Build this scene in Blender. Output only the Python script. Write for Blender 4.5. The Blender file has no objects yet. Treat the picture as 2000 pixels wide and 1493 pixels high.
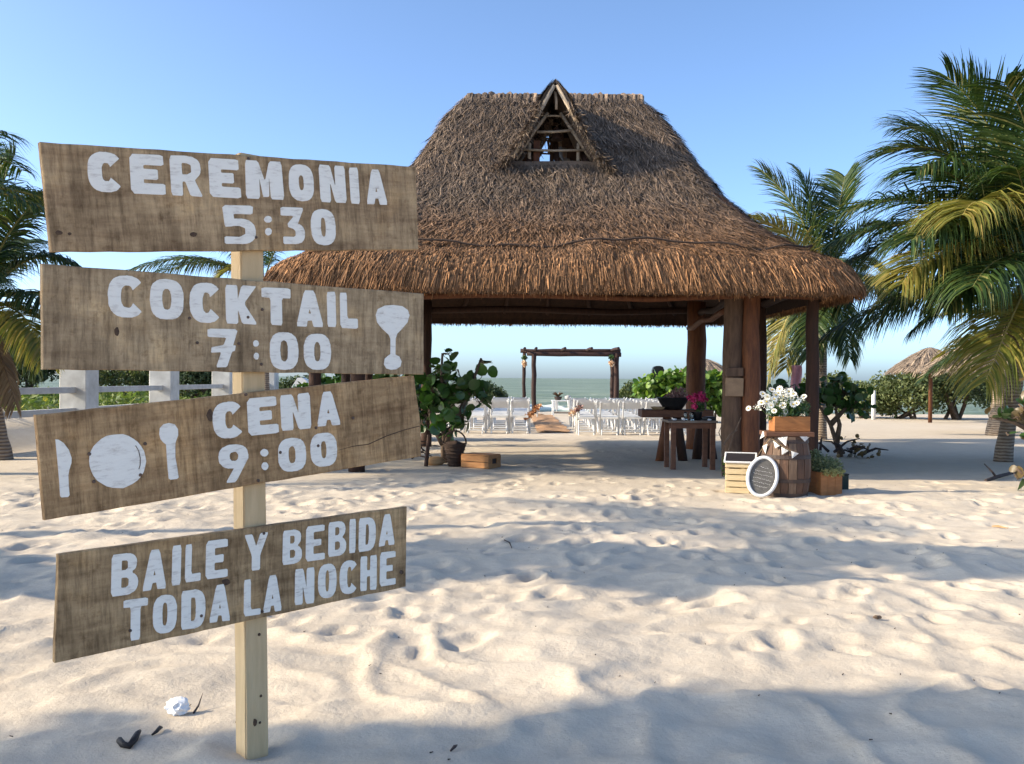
import bpy, bmesh, math, random
import numpy as np
from mathutils import Vector, Matrix, Euler
from mathutils.geometry import tessellate_polygon
R = math.radians
rng = random.Random(7)
nr = np.random.RandomState(11)
scene = bpy.context.scene
col = scene.collection

# ------------------------------------------------------------------ camera
F_PX = 1780.0            # focal length in pixels of the 2000 px wide photograph
CAM_H = 1.4
cam_data = bpy.data.cameras.new('camera')
cam_data.sensor_width = 36.0
cam_data.lens = 36.0 * F_PX / 2000.0
cam_data.clip_start = 0.05
cam_data.clip_end = 20000
cam = bpy.data.objects.new('camera', cam_data)
col.objects.link(cam)
cam.location = (0, 0, CAM_H)
CAM_ROT = Matrix.Rotation(R(90 - 0.26), 3, 'X') @ Matrix.Rotation(R(0.4), 3, 'Z')
cam.rotation_euler = CAM_ROT.to_euler()
scene.camera = cam

# ------------------------------------------------------------------ sky and sun
SUN_EL, SUN_AZ = 27.0, -7.0      # degrees; azimuth measured from -X towards the sea (+Y)
world = bpy.data.worlds.new('World')
scene.world = world
world.use_nodes = True
wn = world.node_tree.nodes
wl = world.node_tree.links
bg = wn['Background']
sky = wn.new('ShaderNodeTexSky')
sky.sky_type = 'NISHITA'
sky.sun_disc = False
sky.sun_elevation = R(SUN_EL)
# Nishita: rotation 0 puts the sun at +Y, positive turns clockwise seen from above (towards +X)
sky.sun_rotation = R(-90 + SUN_AZ)
sky.air_density = 0.5
sky.dust_density = 1.5
sky.ozone_density = 2.0
tint = wn.new('ShaderNodeMix'); tint.data_type = 'RGBA'; tint.blend_type = 'MULTIPLY'
tint.inputs[0].default_value = 1.0; tint.inputs[7].default_value = (0.98, 1.09, 1.11, 1)
wl.new(sky.outputs[0], tint.inputs[6]); wl.new(tint.outputs[2], bg.inputs[0])
bg.inputs[1].default_value = 0.15
sd = bpy.data.lights.new('sun', 'SUN')
sd.energy = 3.3
sd.angle = R(0.6)
sd.color = (1.0, 0.85, 0.63)
sun = bpy.data.objects.new('sun', sd)
col.objects.link(sun)
SUN_VEC = Vector((-math.cos(R(SUN_AZ)) * math.cos(R(SUN_EL)), math.sin(R(SUN_AZ)) * math.cos(R(SUN_EL)), math.sin(R(SUN_EL))))
sun.rotation_euler = SUN_VEC.to_track_quat('Z', 'Y').to_euler()
sun.location = SUN_VEC * 60
vs = scene.view_settings
vs.view_transform = 'Standard'
vs.look = 'None'
vs.exposure = 1.24
vs.gamma = 1.0
scene.render.engine = 'CYCLES'
scene.cycles.use_denoising = True
scene.cycles.max_bounces = 6
scene.cycles.transparent_max_bounces = 8

# ------------------------------------------------------------------ helpers
def ray(px, py):
    v = CAM_ROT @ Vector(((px - 1000.0) / F_PX, (746.5 - py) / F_PX, -1.0))
    return v
def at(px, py, Y):
    v = ray(px, py); t = Y / v.y
    return Vector((v.x * t, Y, CAM_H + v.z * t))
def on_ground(px, py, z=0.0):
    v = ray(px, py); t = (z - CAM_H) / v.z
    return Vector((v.x * t, v.y * t, z))

W = {}
def world_of(o):
    return W.get(o.name, Matrix.Identity(4)) if o else Matrix.Identity(4)
def link(o, parent, M):
    col.objects.link(o)
    W[o.name] = M.copy()
    if parent:
        o.parent = parent
        o.matrix_local = world_of(parent).inverted() @ M
    else:
        o.matrix_local = M
    return o
def tag(o, label, cat, group=None, kind=None):
    o['label'] = label; o['category'] = cat
    if group: o['group'] = group
    if kind: o['kind'] = kind
    return o
def thing(name, label, cat, loc, group=None, rot=None):
    o = bpy.data.objects.new(name, None)
    o.empty_display_size = 0.1
    M = Matrix.Translation(Vector(loc))
    if rot is not None: M = M @ rot.to_4x4()
    link(o, None, M)
    tag(o, label, cat, group)
    return o
def mesh_obj(name, verts, faces, mat, parent=None, M=None, smooth=False, kind=None):
    """verts in world coordinates; M = world matrix the object gets"""
    if M is None:
        M = world_of(parent) if parent else Matrix.Identity(4)
    me = bpy.data.meshes.new(name)
    Vn = np.asarray(verts, dtype=np.float64).reshape(-1, 3)
    Mi = np.array(M.inverted())
    Vn = Vn @ Mi[:3, :3].T + Mi[:3, 3]
    if isinstance(faces, np.ndarray):
        faces = faces.tolist()
    me.from_pydata(Vn.tolist(), [], faces)
    if smooth:
        me.polygons.foreach_set('use_smooth', [True] * len(me.polygons))
    me.materials.append(mat)
    me.update()
    o = bpy.data.objects.new(name, me)
    link(o, parent, M)
    if kind: o['kind'] = kind
    return o
def copy_tree(o, parent=None):
    c = o.copy(); col.objects.link(c)
    if parent: c.parent = parent
    for ch in list(o.children): copy_tree(ch, c)
    return c

class MB:
    def __init__(s): s.v = []; s.f = []
    def add(s, vs_, fs_):
        n = len(s.v); s.v += [tuple(v) for v in vs_]; s.f += [tuple(i + n for i in f) for f in fs_]; return s
    def box(s, c, size, rot=None, bevel=0.0):
        bm = bmesh.new(); bmesh.ops.create_cube(bm, size=1.0)
        for v in bm.verts: v.co = Vector((v.co.x * size[0], v.co.y * size[1], v.co.z * size[2]))
        if bevel > 0: bmesh.ops.bevel(bm, geom=bm.edges[:], offset=bevel, segments=1, affect='EDGES')
        m = rot.to_3x3() if rot is not None else Matrix.Identity(3)
        c = Vector(c); bm.verts.index_update()
        s.add([m @ v.co + c for v in bm.verts], [[v.index for v in f.verts] for f in bm.faces]); bm.free(); return s
    def tube(s, pts, rad, n=8, cap=True, wob=0.0, flat=1.0):
        pts = [Vector(p) for p in pts]
        if not isinstance(rad, (list, tuple)): rad = [rad] * len(pts)
        vs_, fs_ = [], []
        ref = Vector((0.31, 0.17, 0.93)).normalized()
        if abs((pts[-1] - pts[0]).normalized().dot(ref)) > 0.85: ref = Vector((1, 0.1, 0)).normalized()
        for i, p in enumerate(pts):
            t = (pts[min(i + 1, len(pts) - 1)] - pts[max(i - 1, 0)]).normalized()
            a = t.cross(ref).normalized(); b = t.cross(a)
            for k in range(n):
                an = 2 * math.pi * k / n
                r = rad[i] * (1 + wob * (rng.random() - .5))
                vs_.append(p + a * math.cos(an) * r + b * math.sin(an) * r * flat)
        for i in range(len(pts) - 1):
            for k in range(n):
                k2 = (k + 1) % n
                fs_.append((i * n + k, i * n + k2, (i + 1) * n + k2, (i + 1) * n + k))
        if cap:
            fs_.append(tuple(reversed(range(n)))); fs_.append(tuple((len(pts) - 1) * n + k for k in range(n)))
        return s.add(vs_, fs_)
    def lathe(s, c, prof, n=20, a0=0.0, sx=1.0, sy=1.0):
        c = Vector(c); vs_, fs_ = [], []
        for r, z in prof:
            for k in range(n):
                an = a0 + 2 * math.pi * k / n
                vs_.append((c.x + r * math.cos(an) * sx, c.y + r * math.sin(an) * sy, c.z + z))
        for i in range(len(prof) - 1):
            for k in range(n):
                k2 = (k + 1) % n
                fs_.append((i * n + k, i * n + k2, (i + 1) * n + k2, (i + 1) * n + k))
        fs_.append(tuple(reversed(range(n)))); fs_.append(tuple((len(prof) - 1) * n + k for k in range(n)))
        return s.add(vs_, fs_)
    def blob(s, c, r, sub=2, rough=0.15, sc=(1, 1, 1)):
        bm = bmesh.new(); bmesh.ops.create_icosphere(bm, subdivisions=sub, radius=1.0); bm.verts.index_update()
        c = Vector(c)
        s.add([c + Vector((v.co.x * sc[0], v.co.y * sc[1], v.co.z * sc[2])) * r * (1 + rough * (rng.random() - .5) * 2) for v in bm.verts],
              [[v.index for v in f.verts] for f in bm.faces]); bm.free(); return s
    def build(s, name, mat, parent=None, M=None, smooth=False, kind=None):
        return mesh_obj(name, s.v, s.f, mat, parent, M, smooth, kind)

def vnoise(x, y, seed=0):
    """smooth value noise in [-1,1], numpy"""
    xi = np.floor(x).astype(np.int64); yi = np.floor(y).astype(np.int64)
    xf = x - xi; yf = y - yi
    def h(a, b):
        n = (a * 374761393 + b * 668265263 + seed * 982451653) & 0x7fffffff
        n = ((n ^ (n >> 13)) * 1274126177) & 0x7fffffff
        return ((n ^ (n >> 16)) & 0xffff) / 32767.5 - 1.0
    u = xf * xf * xf * (xf * (xf * 6 - 15) + 10); v = yf * yf * yf * (yf * (yf * 6 - 15) + 10)
    a = h(xi, yi) * (1 - u) + h(xi + 1, yi) * u
    b = h(xi, yi + 1) * (1 - u) + h(xi + 1, yi + 1) * u
    return a * (1 - v) + b * v

# ------------------------------------------------------------------ materials
def new_mat(name):
    m = bpy.data.materials.new(name); m.use_nodes = True
    nt = m.node_tree
    return m, nt, nt.nodes['Principled BSDF'], nt.nodes['Material Output']
def ramp(nt, fac, stops):
    r = nt.nodes.new('ShaderNodeValToRGB')
    while len(r.color_ramp.elements) < len(stops): r.color_ramp.elements.new(0.5)
    for e, (p, c) in zip(r.color_ramp.elements, stops):
        e.position = p; e.color = (c[0], c[1], c[2], 1)
    nt.links.new(fac, r.inputs[0])
    return r.outputs[0]
def noise(nt, scale, detail=4, rough=0.55, vec=None, stretch=None):
    tc = nt.nodes.new('ShaderNodeTexCoord')
    out = vec or tc.outputs['Object']
    if stretch:
        mp = nt.nodes.new('ShaderNodeMapping'); mp.inputs['Scale'].default_value = stretch
        nt.links.new(out, mp.inputs[0]); out = mp.outputs[0]
    n = nt.nodes.new('ShaderNodeTexNoise')
    n.inputs['Scale'].default_value = scale; n.inputs['Detail'].default_value = detail; n.inputs['Roughness'].default_value = rough
    nt.links.new(out, n.inputs['Vector'])
    return n.outputs['Fac']
def mixc(nt, fac, a, b, mode='MIX'):
    m = nt.nodes.new('ShaderNodeMix'); m.data_type = 'RGBA'; m.blend_type = mode
    if isinstance(fac, float): m.inputs[0].default_value = fac
    else: nt.links.new(fac, m.inputs[0])
    for i, x in ((6, a), (7, b)):
        if isinstance(x, tuple): m.inputs[i].default_value = (x[0], x[1], x[2], 1)
        else: nt.links.new(x, m.inputs[i])
    return m.outputs[2]
def bump(nt, bsdf, h, strength=0.3, dist=0.01):
    b = nt.nodes.new('ShaderNodeBump'); b.inputs['Strength'].default_value = strength; b.inputs['Distance'].default_value = dist
    nt.links.new(h, b.inputs['Height']); nt.links.new(b.outputs[0], bsdf.inputs['Normal'])
def island(nt):
    g = nt.nodes.new('ShaderNodeNewGeometry'); return g.outputs['Random Per Island']
def simple(name, c1, c2=None, scale=6, rough=0.7, bumpy=0.3, bscale=None, stretch=None, spec=0.3, bdist=0.01):
    m, nt, b, o = new_mat(name)
    c2 = c2 or tuple(x * 0.7 for x in c1)
    f = noise(nt, scale, 5, 0.6, stretch=stretch)
    nt.links.new(ramp(nt, f, [(0.3, c2), (0.7, c1)]), b.inputs['Base Color'])
    b.inputs['Roughness'].default_value = rough
    b.inputs['Specular IOR Level'].default_value = spec
    if bumpy: bump(nt, b, noise(nt, bscale or scale * 4, 4, 0.6, stretch=stretch), bumpy, bdist)
    return m
def leafy(name, stops, rough=0.5, trans=0.25, spec=0.3, tcol=None):
    m, nt, b, o = new_mat(name)
    c = ramp(nt, island(nt), stops)
    nt.links.new(c, b.inputs['Base Color'])
    b.inputs['Roughness'].default_value = rough; b.inputs['Specular IOR Level'].default_value = spec
    t = nt.nodes.new('ShaderNodeBsdfTranslucent')
    nt.links.new(mixc(nt, 1.0, c, tcol or (1.6, 1.7, 0.7), 'MULTIPLY'), t.inputs[0])
    mx = nt.nodes.new('ShaderNodeMixShader'); mx.inputs[0].default_value = trans
    nt.links.new(b.outputs[0], mx.inputs[1]); nt.links.new(t.outputs[0], mx.inputs[2]); nt.links.new(mx.outputs[0], o.inputs[0])
    return m

MAT = {}
# sand
m, nt, b, o = new_mat('sand'); MAT['sand'] = m
f1 = noise(nt, 0.35, 5, 0.6); f2 = noise(nt, 160, 3, 0.7); f3 = noise(nt, 5, 5, 0.65)
c = ramp(nt, f1, [(0.3, (0.525, 0.452, 0.356)), (0.7, (0.60, 0.525, 0.425))])
c = mixc(nt, 1.0, c, ramp(nt, f3, [(0.3, (0.92, 0.9, 0.88)), (0.65, (1, 1, 1))]), 'MULTIPLY')
c = mixc(nt, 1.0, c, ramp(nt, f2, [(0.25, (0.72, 0.69, 0.66)), (0.42, (0.98, 0.98, 0.98)), (0.8, (1.05, 1.05, 1.05))]), 'MULTIPLY')
nt.links.new(c, b.inputs['Base Color']); b.inputs['Roughness'].default_value = 0.95; b.inputs['Specular IOR Level'].default_value = 0.1
ad = nt.nodes.new('ShaderNodeMath'); ad.operation = 'ADD'
ml = nt.nodes.new('ShaderNodeMath'); ml.operation = 'MULTIPLY'; ml.inputs[1].default_value = 0.12
nt.links.new(noise(nt, 220, 2, 0.6), ml.inputs[0]); nt.links.new(ml.outputs[0], ad.inputs[0]); nt.links.new(noise(nt, 18, 8, 0.68), ad.inputs[1])
bump(nt, b, ad.outputs[0], 0.55, 0.02)
# sea
m, nt, b, o = new_mat('sea_water'); MAT['sea'] = m
f = noise(nt, 0.12, 8, 0.75, stretch=(0.30, 1, 1)); fo = noise(nt, 0.30, 8, 0.75, stretch=(0.3, 1.0, 1))
c = ramp(nt, f, [(0.36, (0.10, 0.145, 0.105)), (0.52, (0.185, 0.23, 0.165)), (0.68, (0.32, 0.35, 0.27))])
c = mixc(nt, 0.8, c, ramp(nt, noise(nt, 0.016, 5, 0.7, stretch=(0.22, 1, 1)), [(0.35, (0.72, 0.78, 0.80)), (0.62, (1.1, 1.08, 1.02))]), 'MULTIPLY')
c = mixc(nt, ramp(nt, fo, [(0.63, (0, 0, 0)), (0.68, (1, 1, 1))]), c, (0.75, 0.78, 0.75))
nt.links.new(c, b.inputs['Base Color']); b.inputs['Roughness'].default_value = 0.55; b.inputs['Specular IOR Level'].default_value = 0.22
bump(nt, b, noise(nt, 0.9, 6, 0.65, stretch=(0.5, 1, 1)), 0.9, 0.5)
MAT['foam'] = simple('wave_foam', (0.8, 0.82, 0.8), (0.5, 0.56, 0.5), 3, 0.8, 0.4)
# sign wood : x along board, z across (object space)
def board_mat(name, c_hi, c_lo, seed):
    m, nt, b, o = new_mat(name)
    tc = nt.nodes.new('ShaderNodeTexCoord')
    mp = nt.nodes.new('ShaderNodeMapping'); mp.inputs['Location'].default_value = (seed, seed * .7, seed * 1.3)
    nt.links.new(tc.outputs['Object'], mp.inputs[0]); v = mp.outputs[0]
    grain = noise(nt, 4, 6, 0.62, vec=v, stretch=(1.0, 8, 7))
    saw = noise(nt, 34, 6, 0.78, vec=v, stretch=(1.5, 1, 0.16))
    saw2 = noise(nt, 9, 4, 0.6, vec=v, stretch=(1.6, 1, 0.35))
    blot = noise(nt, 3.2, 6, 0.68, vec=v, stretch=(1.3, 1, 1.4))
    fine = noise(nt, 70, 4, 0.75, vec=v, stretch=(0.16, 1, 1.0))
    spk = noise(nt, 26, 5, 0.7, vec=v)
    c = ramp(nt, grain, [(0.3, c_lo), (0.6, c_hi)])
    c = mixc(nt, 0.8, c, ramp(nt, saw, [(0.36, (0.50, 0.47, 0.45)), (0.56, (1.1, 1.08, 1.05))]), 'MULTIPLY')
    c = mixc(nt, 0.8, c, ramp(nt, saw2, [(0.32, (0.66, 0.63, 0.6)), (0.6, (1.12, 1.1, 1.06))]), 'MULTIPLY')
    c = mixc(nt, 0.9, c, ramp(nt, blot, [(0.3, (0.58, 0.55, 0.53)), (0.52, (1.0, 1.0, 1.0)), (0.7, (1.3, 1.22, 1.08))]), 'MULTIPLY')
    c = mixc(nt, 0.25, c, ramp(nt, fine, [(0.3, (0.6, 0.58, 0.55)), (0.6, (1.1, 1.1, 1.1))]), 'MULTIPLY')
    c = mixc(nt, 0.6, c, ramp(nt, spk, [(0.32, (0.55, 0.5, 0.46)), (0.45, (1.03, 1.03, 1.03))]), 'MULTIPLY')
    nt.links.new(c, b.inputs['Base Color']); b.inputs['Roughness'].default_value = 0.85; b.inputs['Specular IOR Level'].default_value = 0.15
    ad = nt.nodes.new('ShaderNodeMath'); ad.operation = 'ADD'; nt.links.new(saw, ad.inputs[0]); nt.links.new(fine, ad.inputs[1])
    bump(nt, b, ad.outputs[0], 0.45, 0.004)
    return m
MAT['board1'] = board_mat('weathered_board_dark', (0.46, 0.325, 0.19), (0.29, 0.19, 0.11), 1.0)
MAT['board2'] = board_mat('weathered_board_pale', (0.47, 0.345, 0.21), (0.34, 0.24, 0.145), 5.3)
MAT['board3'] = board_mat('weathered_board_brown', (0.47, 0.31, 0.165), (0.29, 0.175, 0.09), 9.1)
MAT['board4'] = board_mat('weathered_board_olive', (0.44, 0.305, 0.17), (0.26, 0.17, 0.092), 13.7)
MAT['postwood'] = simple('pine_post', (0.66, 0.48, 0.27), (0.52, 0.36, 0.19), 5, 0.8, 0.3, 30, stretch=(6, 6, 0.6))
MAT['knot'] = simple('wood_knot', (0.12, 0.07, 0.04), (0.05, 0.03, 0.02), 60, 0.8, 0.3)
MAT['screw'] = simple('rusty_screw', (0.16, 0.10, 0.07), (0.06, 0.04, 0.03), 80, 0.5, 0.2)
m, nt, b, o = new_mat('white_paint'); MAT['paint'] = m
f = noise(nt, 38, 5, 0.7, stretch=(0.4, 1, 1.6)); f2 = noise(nt, 240, 2, 0.6)
c = ramp(nt, f, [(0.24, (0.40, 0.32, 0.24)), (0.37, (0.72, 0.65, 0.56)), (0.47, (0.86, 0.80, 0.70)), (0.75, (0.90, 0.845, 0.745))])
nt.links.new(c, b.inputs['Base Color']); b.inputs['Roughness'].default_value = 0.8; b.inputs['Specular IOR Level'].default_value = 0.2
bump(nt, b, f2, 0.35, 0.002)
# thatch
def thatch_mat(name, lo, hi, zlo, zhi, dark=0.55):
    m, nt, b, o = new_mat(name)
    tc = nt.nodes.new('ShaderNodeTexCoord'); sp = nt.nodes.new('ShaderNodeSeparateXYZ'); nt.links.new(tc.outputs['Object'], sp.inputs[0])
    mr = nt.nodes.new('ShaderNodeMapRange'); mr.inputs['From Min'].default_value = zlo; mr.inputs['From Max'].default_value = zhi
    nt.links.new(sp.outputs['Z'], mr.inputs['Value'])
    nz = noise(nt, 0.9, 5, 0.6)
    ad = nt.nodes.new('ShaderNodeMath'); ad.operation = 'MULTIPLY_ADD'; ad.inputs[1].default_value = 0.5; ad.inputs[2].default_value = -0.25
    nt.links.new(nz, ad.inputs[0])
    ad2 = nt.nodes.new('ShaderNodeMath'); ad2.operation = 'ADD'; ad2.use_clamp = True
    nt.links.new(mr.outputs[0], ad2.inputs[0]); nt.links.new(ad.outputs[0], ad2.inputs[1])
    c = ramp(nt, ad2.outputs[0], [(0.0, lo), (1.0, hi)])
    c = mixc(nt, 1.0, c, ramp(nt, island(nt), [(0.0, (dark,) * 3), (0.55, (1, 1, 1)), (0.88, (1.3, 1.25, 1.2)), (1.0, (2.3, 2.2, 2.0))]), 'MULTIPLY')
    c = mixc(nt, 0.7, c, ramp(nt, noise(nt, 12, 4, 0.7), [(0.3, (0.6, 0.58, 0.56)), (0.65, (1.15, 1.15, 1.15))]), 'MULTIPLY')
    nt.links.new(c, b.inputs['Base Color']); b.inputs['Roughness'].default_value = 0.75; b.inputs['Specular IOR Level'].default_value = 0.2
    bump(nt, b, noise(nt, 40, 4, 0.7, stretch=(1, 1, 0.25)), 0.8, 0.03)
    return m
MAT['thatch'] = thatch_mat('palm_thatch', (0.275, 0.145, 0.07), (0.165, 0.124, 0.094), 2.9, 4.2, .36)
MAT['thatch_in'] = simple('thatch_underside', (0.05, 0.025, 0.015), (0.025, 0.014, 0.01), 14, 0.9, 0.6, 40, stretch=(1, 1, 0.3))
MAT['thatch_grey'] = thatch_mat('parasol_thatch', (0.24, 0.19, 0.145), (0.28, 0.22, 0.17), -1, 1)
MAT['rope'] = simple('dark_rope', (0.06, 0.04, 0.03), None, 30, 0.9, 0.3)
MAT['pole'] = simple('stripped_pole', (0.46, 0.37, 0.27), (0.30, 0.23, 0.16), 8, 0.8, 0.3, stretch=(3, 3, 1))
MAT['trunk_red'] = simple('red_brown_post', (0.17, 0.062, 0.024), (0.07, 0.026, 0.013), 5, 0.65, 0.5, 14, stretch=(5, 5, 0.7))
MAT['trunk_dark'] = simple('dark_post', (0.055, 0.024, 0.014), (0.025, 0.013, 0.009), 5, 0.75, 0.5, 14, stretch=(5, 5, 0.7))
MAT['trunk_grey'] = simple('grey_brown_trunk', (0.13, 0.08, 0.052), (0.06, 0.037, 0.026), 5, 0.85, 0.6, 12, stretch=(4, 4, 0.8))
MAT['patch_wood'] = simple('pale_patch_board', (0.30, 0.20, 0.12), (0.2, 0.13, 0.08), 8, 0.8, 0.3)
# vegetation
MAT['palm_leaf'] = leafy('palm_leaflet', [(0.0, (0.014, 0.034, 0.010)), (0.5, (0.030, 0.060, 0.015)), (0.85, (0.065, 0.098, 0.022)), (1.0, (0.18, 0.17, 0.055))], 0.5, 0.2, 0.3)
MAT['palm_leaf_y'] = leafy('yellow_palm_leaflet', [(0.0, (0.10, 0.12, 0.025)), (0.5, (0.19, 0.18, 0.035)), (1.0, (0.30, 0.22, 0.06))], 0.45, 0.3, 0.4)
MAT['palm_leaf_dry'] = leafy('dry_palm_leaflet', [(0.0, (0.16, 0.11, 0.065)), (1.0, (0.28, 0.2, 0.12))], 0.7, 0.2, 0.2, (1.2, 1.1, 0.9))
MAT['rachis'] = simple('palm_rachis', (0.24, 0.22, 0.07), (0.14, 0.13, 0.04), 10, 0.55, 0.1)
MAT['rachis_y'] = simple('yellow_rachis', (0.42, 0.33, 0.1), (0.28, 0.22, 0.07), 10, 0.55, 0.1)
m, nt, b, o = new_mat('palm_bark'); MAT['bark'] = m
tc = nt.nodes.new('ShaderNodeTexCoord'); wv = nt.nodes.new('ShaderNodeTexWave'); wv.bands_direction = 'Z'
wv.inputs['Scale'].default_value = 5.5; wv.inputs['Distortion'].default_value = 2.5; wv.inputs['Detail'].default_value = 3
nt.links.new(tc.outputs['Object'], wv.inputs[0])
c = ramp(nt, wv.outputs['Fac'], [(0.1, (0.15, 0.11, 0.08)), (0.5, (0.27, 0.21, 0.155)), (1, (0.32, 0.26, 0.2))])
c = mixc(nt, 0.8, c, ramp(nt, noise(nt, 7, 5), [(0.3, (0.6, 0.56, 0.52)), (0.7, (1.1, 1.1, 1.1))]), 'MULTIPLY')
nt.links.new(c, b.inputs['Base Color']); b.inputs['Roughness'].default_value = 0.9; bump(nt, b, wv.outputs['Fac'], 0.6, 0.02)
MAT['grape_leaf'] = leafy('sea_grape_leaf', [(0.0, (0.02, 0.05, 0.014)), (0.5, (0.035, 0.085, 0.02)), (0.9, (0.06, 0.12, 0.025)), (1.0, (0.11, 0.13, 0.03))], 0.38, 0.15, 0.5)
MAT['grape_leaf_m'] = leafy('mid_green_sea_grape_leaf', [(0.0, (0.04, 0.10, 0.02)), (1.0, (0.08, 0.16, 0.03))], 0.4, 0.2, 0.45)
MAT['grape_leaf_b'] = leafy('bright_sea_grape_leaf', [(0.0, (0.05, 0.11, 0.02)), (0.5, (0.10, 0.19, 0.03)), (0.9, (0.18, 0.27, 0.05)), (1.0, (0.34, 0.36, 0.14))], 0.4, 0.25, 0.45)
MAT['grape_leaf_r'] = leafy('reddish_sea_grape_leaf', [(0.0, (0.05, 0.07, 0.02)), (0.5, (0.09, 0.075, 0.03)), (1.0, (0.17, 0.07, 0.035))], 0.4, 0.2, 0.45, (1.5, 1.2, 0.7))
MAT['shrub'] = leafy('dune_shrub_leaf', [(0.0, (0.05, 0.07, 0.025)), (0.5, (0.10, 0.13, 0.05)), (1.0, (0.19, 0.21, 0.09))], 0.6, 0.2, 0.25)
MAT['shrub_d'] = leafy('dark_shrub_leaf', [(0.0, (0.03, 0.05, 0.024)), (0.6, (0.06, 0.09, 0.042)), (1.0, (0.11, 0.14, 0.065))], 0.6, 0.15, 0.25)
MAT['cover'] = leafy('ground_cover_leaf', [(0.0, (0.04, 0.075, 0.02)), (0.6, (0.10, 0.15, 0.04)), (0.95, (0.19, 0.22, 0.07)), (1.0, (0.4, 0.35, 0.06))], 0.6, 0.25, 0.25)
MAT['twig'] = simple('shrub_branch', (0.16, 0.11, 0.075), (0.08, 0.055, 0.04), 12, 0.85, 0.5)
MAT['twig_dark'] = simple('dead_branch', (0.07, 0.05, 0.045), (0.035, 0.026, 0.022), 12, 0.85, 0.5)
MAT['herb'] = leafy('grey_green_herb', [(0.0, (0.07, 0.10, 0.05)), (0.5, (0.15, 0.19, 0.10)), (1.0, (0.30, 0.33, 0.2))], 0.7, 0.2, 0.2)
MAT['herb_y'] = leafy('yellow_green_herb', [(0.0, (0.22, 0.22, 0.08)), (1.0, (0.5, 0.47, 0.22))], 0.7, 0.2, 0.2)
MAT['petal'] = leafy('white_petal', [(0.0, (0.72, 0.70, 0.60)), (1.0, (0.85, 0.84, 0.78))], 0.6, 0.2, 0.2, (1, 1, 1))
MAT['pollen'] = simple('flower_centre', (0.6, 0.42, 0.06), (0.4, 0.27, 0.04), 40, 0.8, 0.2)
MAT['magenta'] = leafy('magenta_petal', [(0.0, (0.35, 0.02, 0.09)), (1.0, (0.62, 0.06, 0.2))], 0.6, 0.2, 0.2, (1, 1, 1))
MAT['dried'] = leafy('dried_flower', [(0.0, (0.22, 0.12, 0.11)), (0.6, (0.36, 0.22, 0.2)), (1.0, (0.5, 0.34, 0.3))], 0.8, 0.15, 0.1, (1, 1, 1))
MAT['orange_fl'] = leafy('orange_dried_petal', [(0.0, (0.36, 0.13, 0.04)), (0.6, (0.55, 0.25, 0.1)), (1.0, (0.75, 0.5, 0.3))], 0.8, 0.2, 0.1, (1, 1, 1))
MAT['cream_fl'] = leafy('cream_petal', [(0.0, (0.6, 0.36, 0.2)), (1.0, (0.8, 0.66, 0.48))], 0.8, 0.2, 0.1, (1, 1, 1))
# props
MAT['white'] = simple('white_resin', (0.70, 0.70, 0.69), (0.62, 0.62, 0.61), 4, 0.5, 0.08, 40)
MAT['masonry'] = simple('whitewashed_masonry', (0.66, 0.64, 0.59), (0.42, 0.40, 0.36), 2.2, 0.9, 0.3, 20)
MAT['rail'] = simple('grey_fence_rail', (0.50, 0.49, 0.46), (0.38, 0.37, 0.35), 4, 0.85, 0.3, 20)
MAT['black'] = simple('black_plastic', (0.018, 0.018, 0.02), (0.012, 0.012, 0.013), 20, 0.45, 0.1)
MAT['greenblack'] = simple('dark_green_plastic', (0.012, 0.028, 0.025), None, 20, 0.45, 0.1)
m, nt, b, o = new_mat('chalkboard'); MAT['chalk'] = m
f = noise(nt, 9, 6, 0.75, stretch=(1, 1, 3)); f2 = noise(nt, 30, 4, 0.7, stretch=(1, 1, 2.2))
c = ramp(nt, f, [(0.35, (0.06, 0.055, 0.052)), (0.7, (0.15, 0.14, 0.125))])
c = mixc(nt, ramp(nt, f2, [(0.60, (0, 0, 0)), (0.75, (0.5, 0.5, 0.5))]), c, (0.42, 0.41, 0.39))
nt.links.new(c, b.inputs['Base Color']); b.inputs['Roughness'].default_value = 0.75
MAT['slate'] = simple('black_slate', (0.03, 0.025, 0.028), (0.018, 0.016, 0.018), 15, 0.6, 0.1)
MAT['cratewood'] = simple('pale_crate_slat', (0.62, 0.50, 0.30), (0.50, 0.38, 0.22), 7, 0.8, 0.25, stretch=(1, 1, 5))
MAT['boxwood'] = simple('varnished_box_wood', (0.42, 0.17, 0.055), (0.26, 0.10, 0.03), 6, 0.55, 0.25, stretch=(1, 1, 4))
MAT['crate_or'] = simple('orange_crate_wood', (0.40, 0.20, 0.08), (0.27, 0.125, 0.05), 7, 0.75, 0.3, stretch=(1, 1, 4))
MAT['barrel'] = simple('aged_barrel_stave', (0.135, 0.072, 0.045), (0.065, 0.038, 0.026), 5, 0.7, 0.5, 18, stretch=(5, 5, 0.8))
MAT['barrel_b'] = simple('pale_barrel_stave', (0.2, 0.13, 0.085), (0.10, 0.062, 0.042), 5, 0.7, 0.5, 18, stretch=(5, 5, 0.8))
MAT['hoop'] = simple('rusted_hoop', (0.07, 0.045, 0.036), (0.04, 0.028, 0.024), 12, 0.55, 0.3)
MAT['tablewood'] = simple('dark_table_wood', (0.16, 0.072, 0.04), (0.085, 0.04, 0.024), 6, 0.65, 0.3, stretch=(1, 1, 3))
MAT['tablegrey'] = simple('weathered_table_top', (0.22, 0.18, 0.15), (0.13, 0.10, 0.08), 6, 0.8, 0.3, stretch=(1, 4, 4))
MAT['lace'] = simple('white_lace', (0.80, 0.79, 0.76), (0.5, 0.49, 0.47), 70, 0.9, 0.4, 120)
MAT['twine'] = simple('jute_twine', (0.35, 0.25, 0.14), None, 40, 0.9, 0.3)
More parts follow.
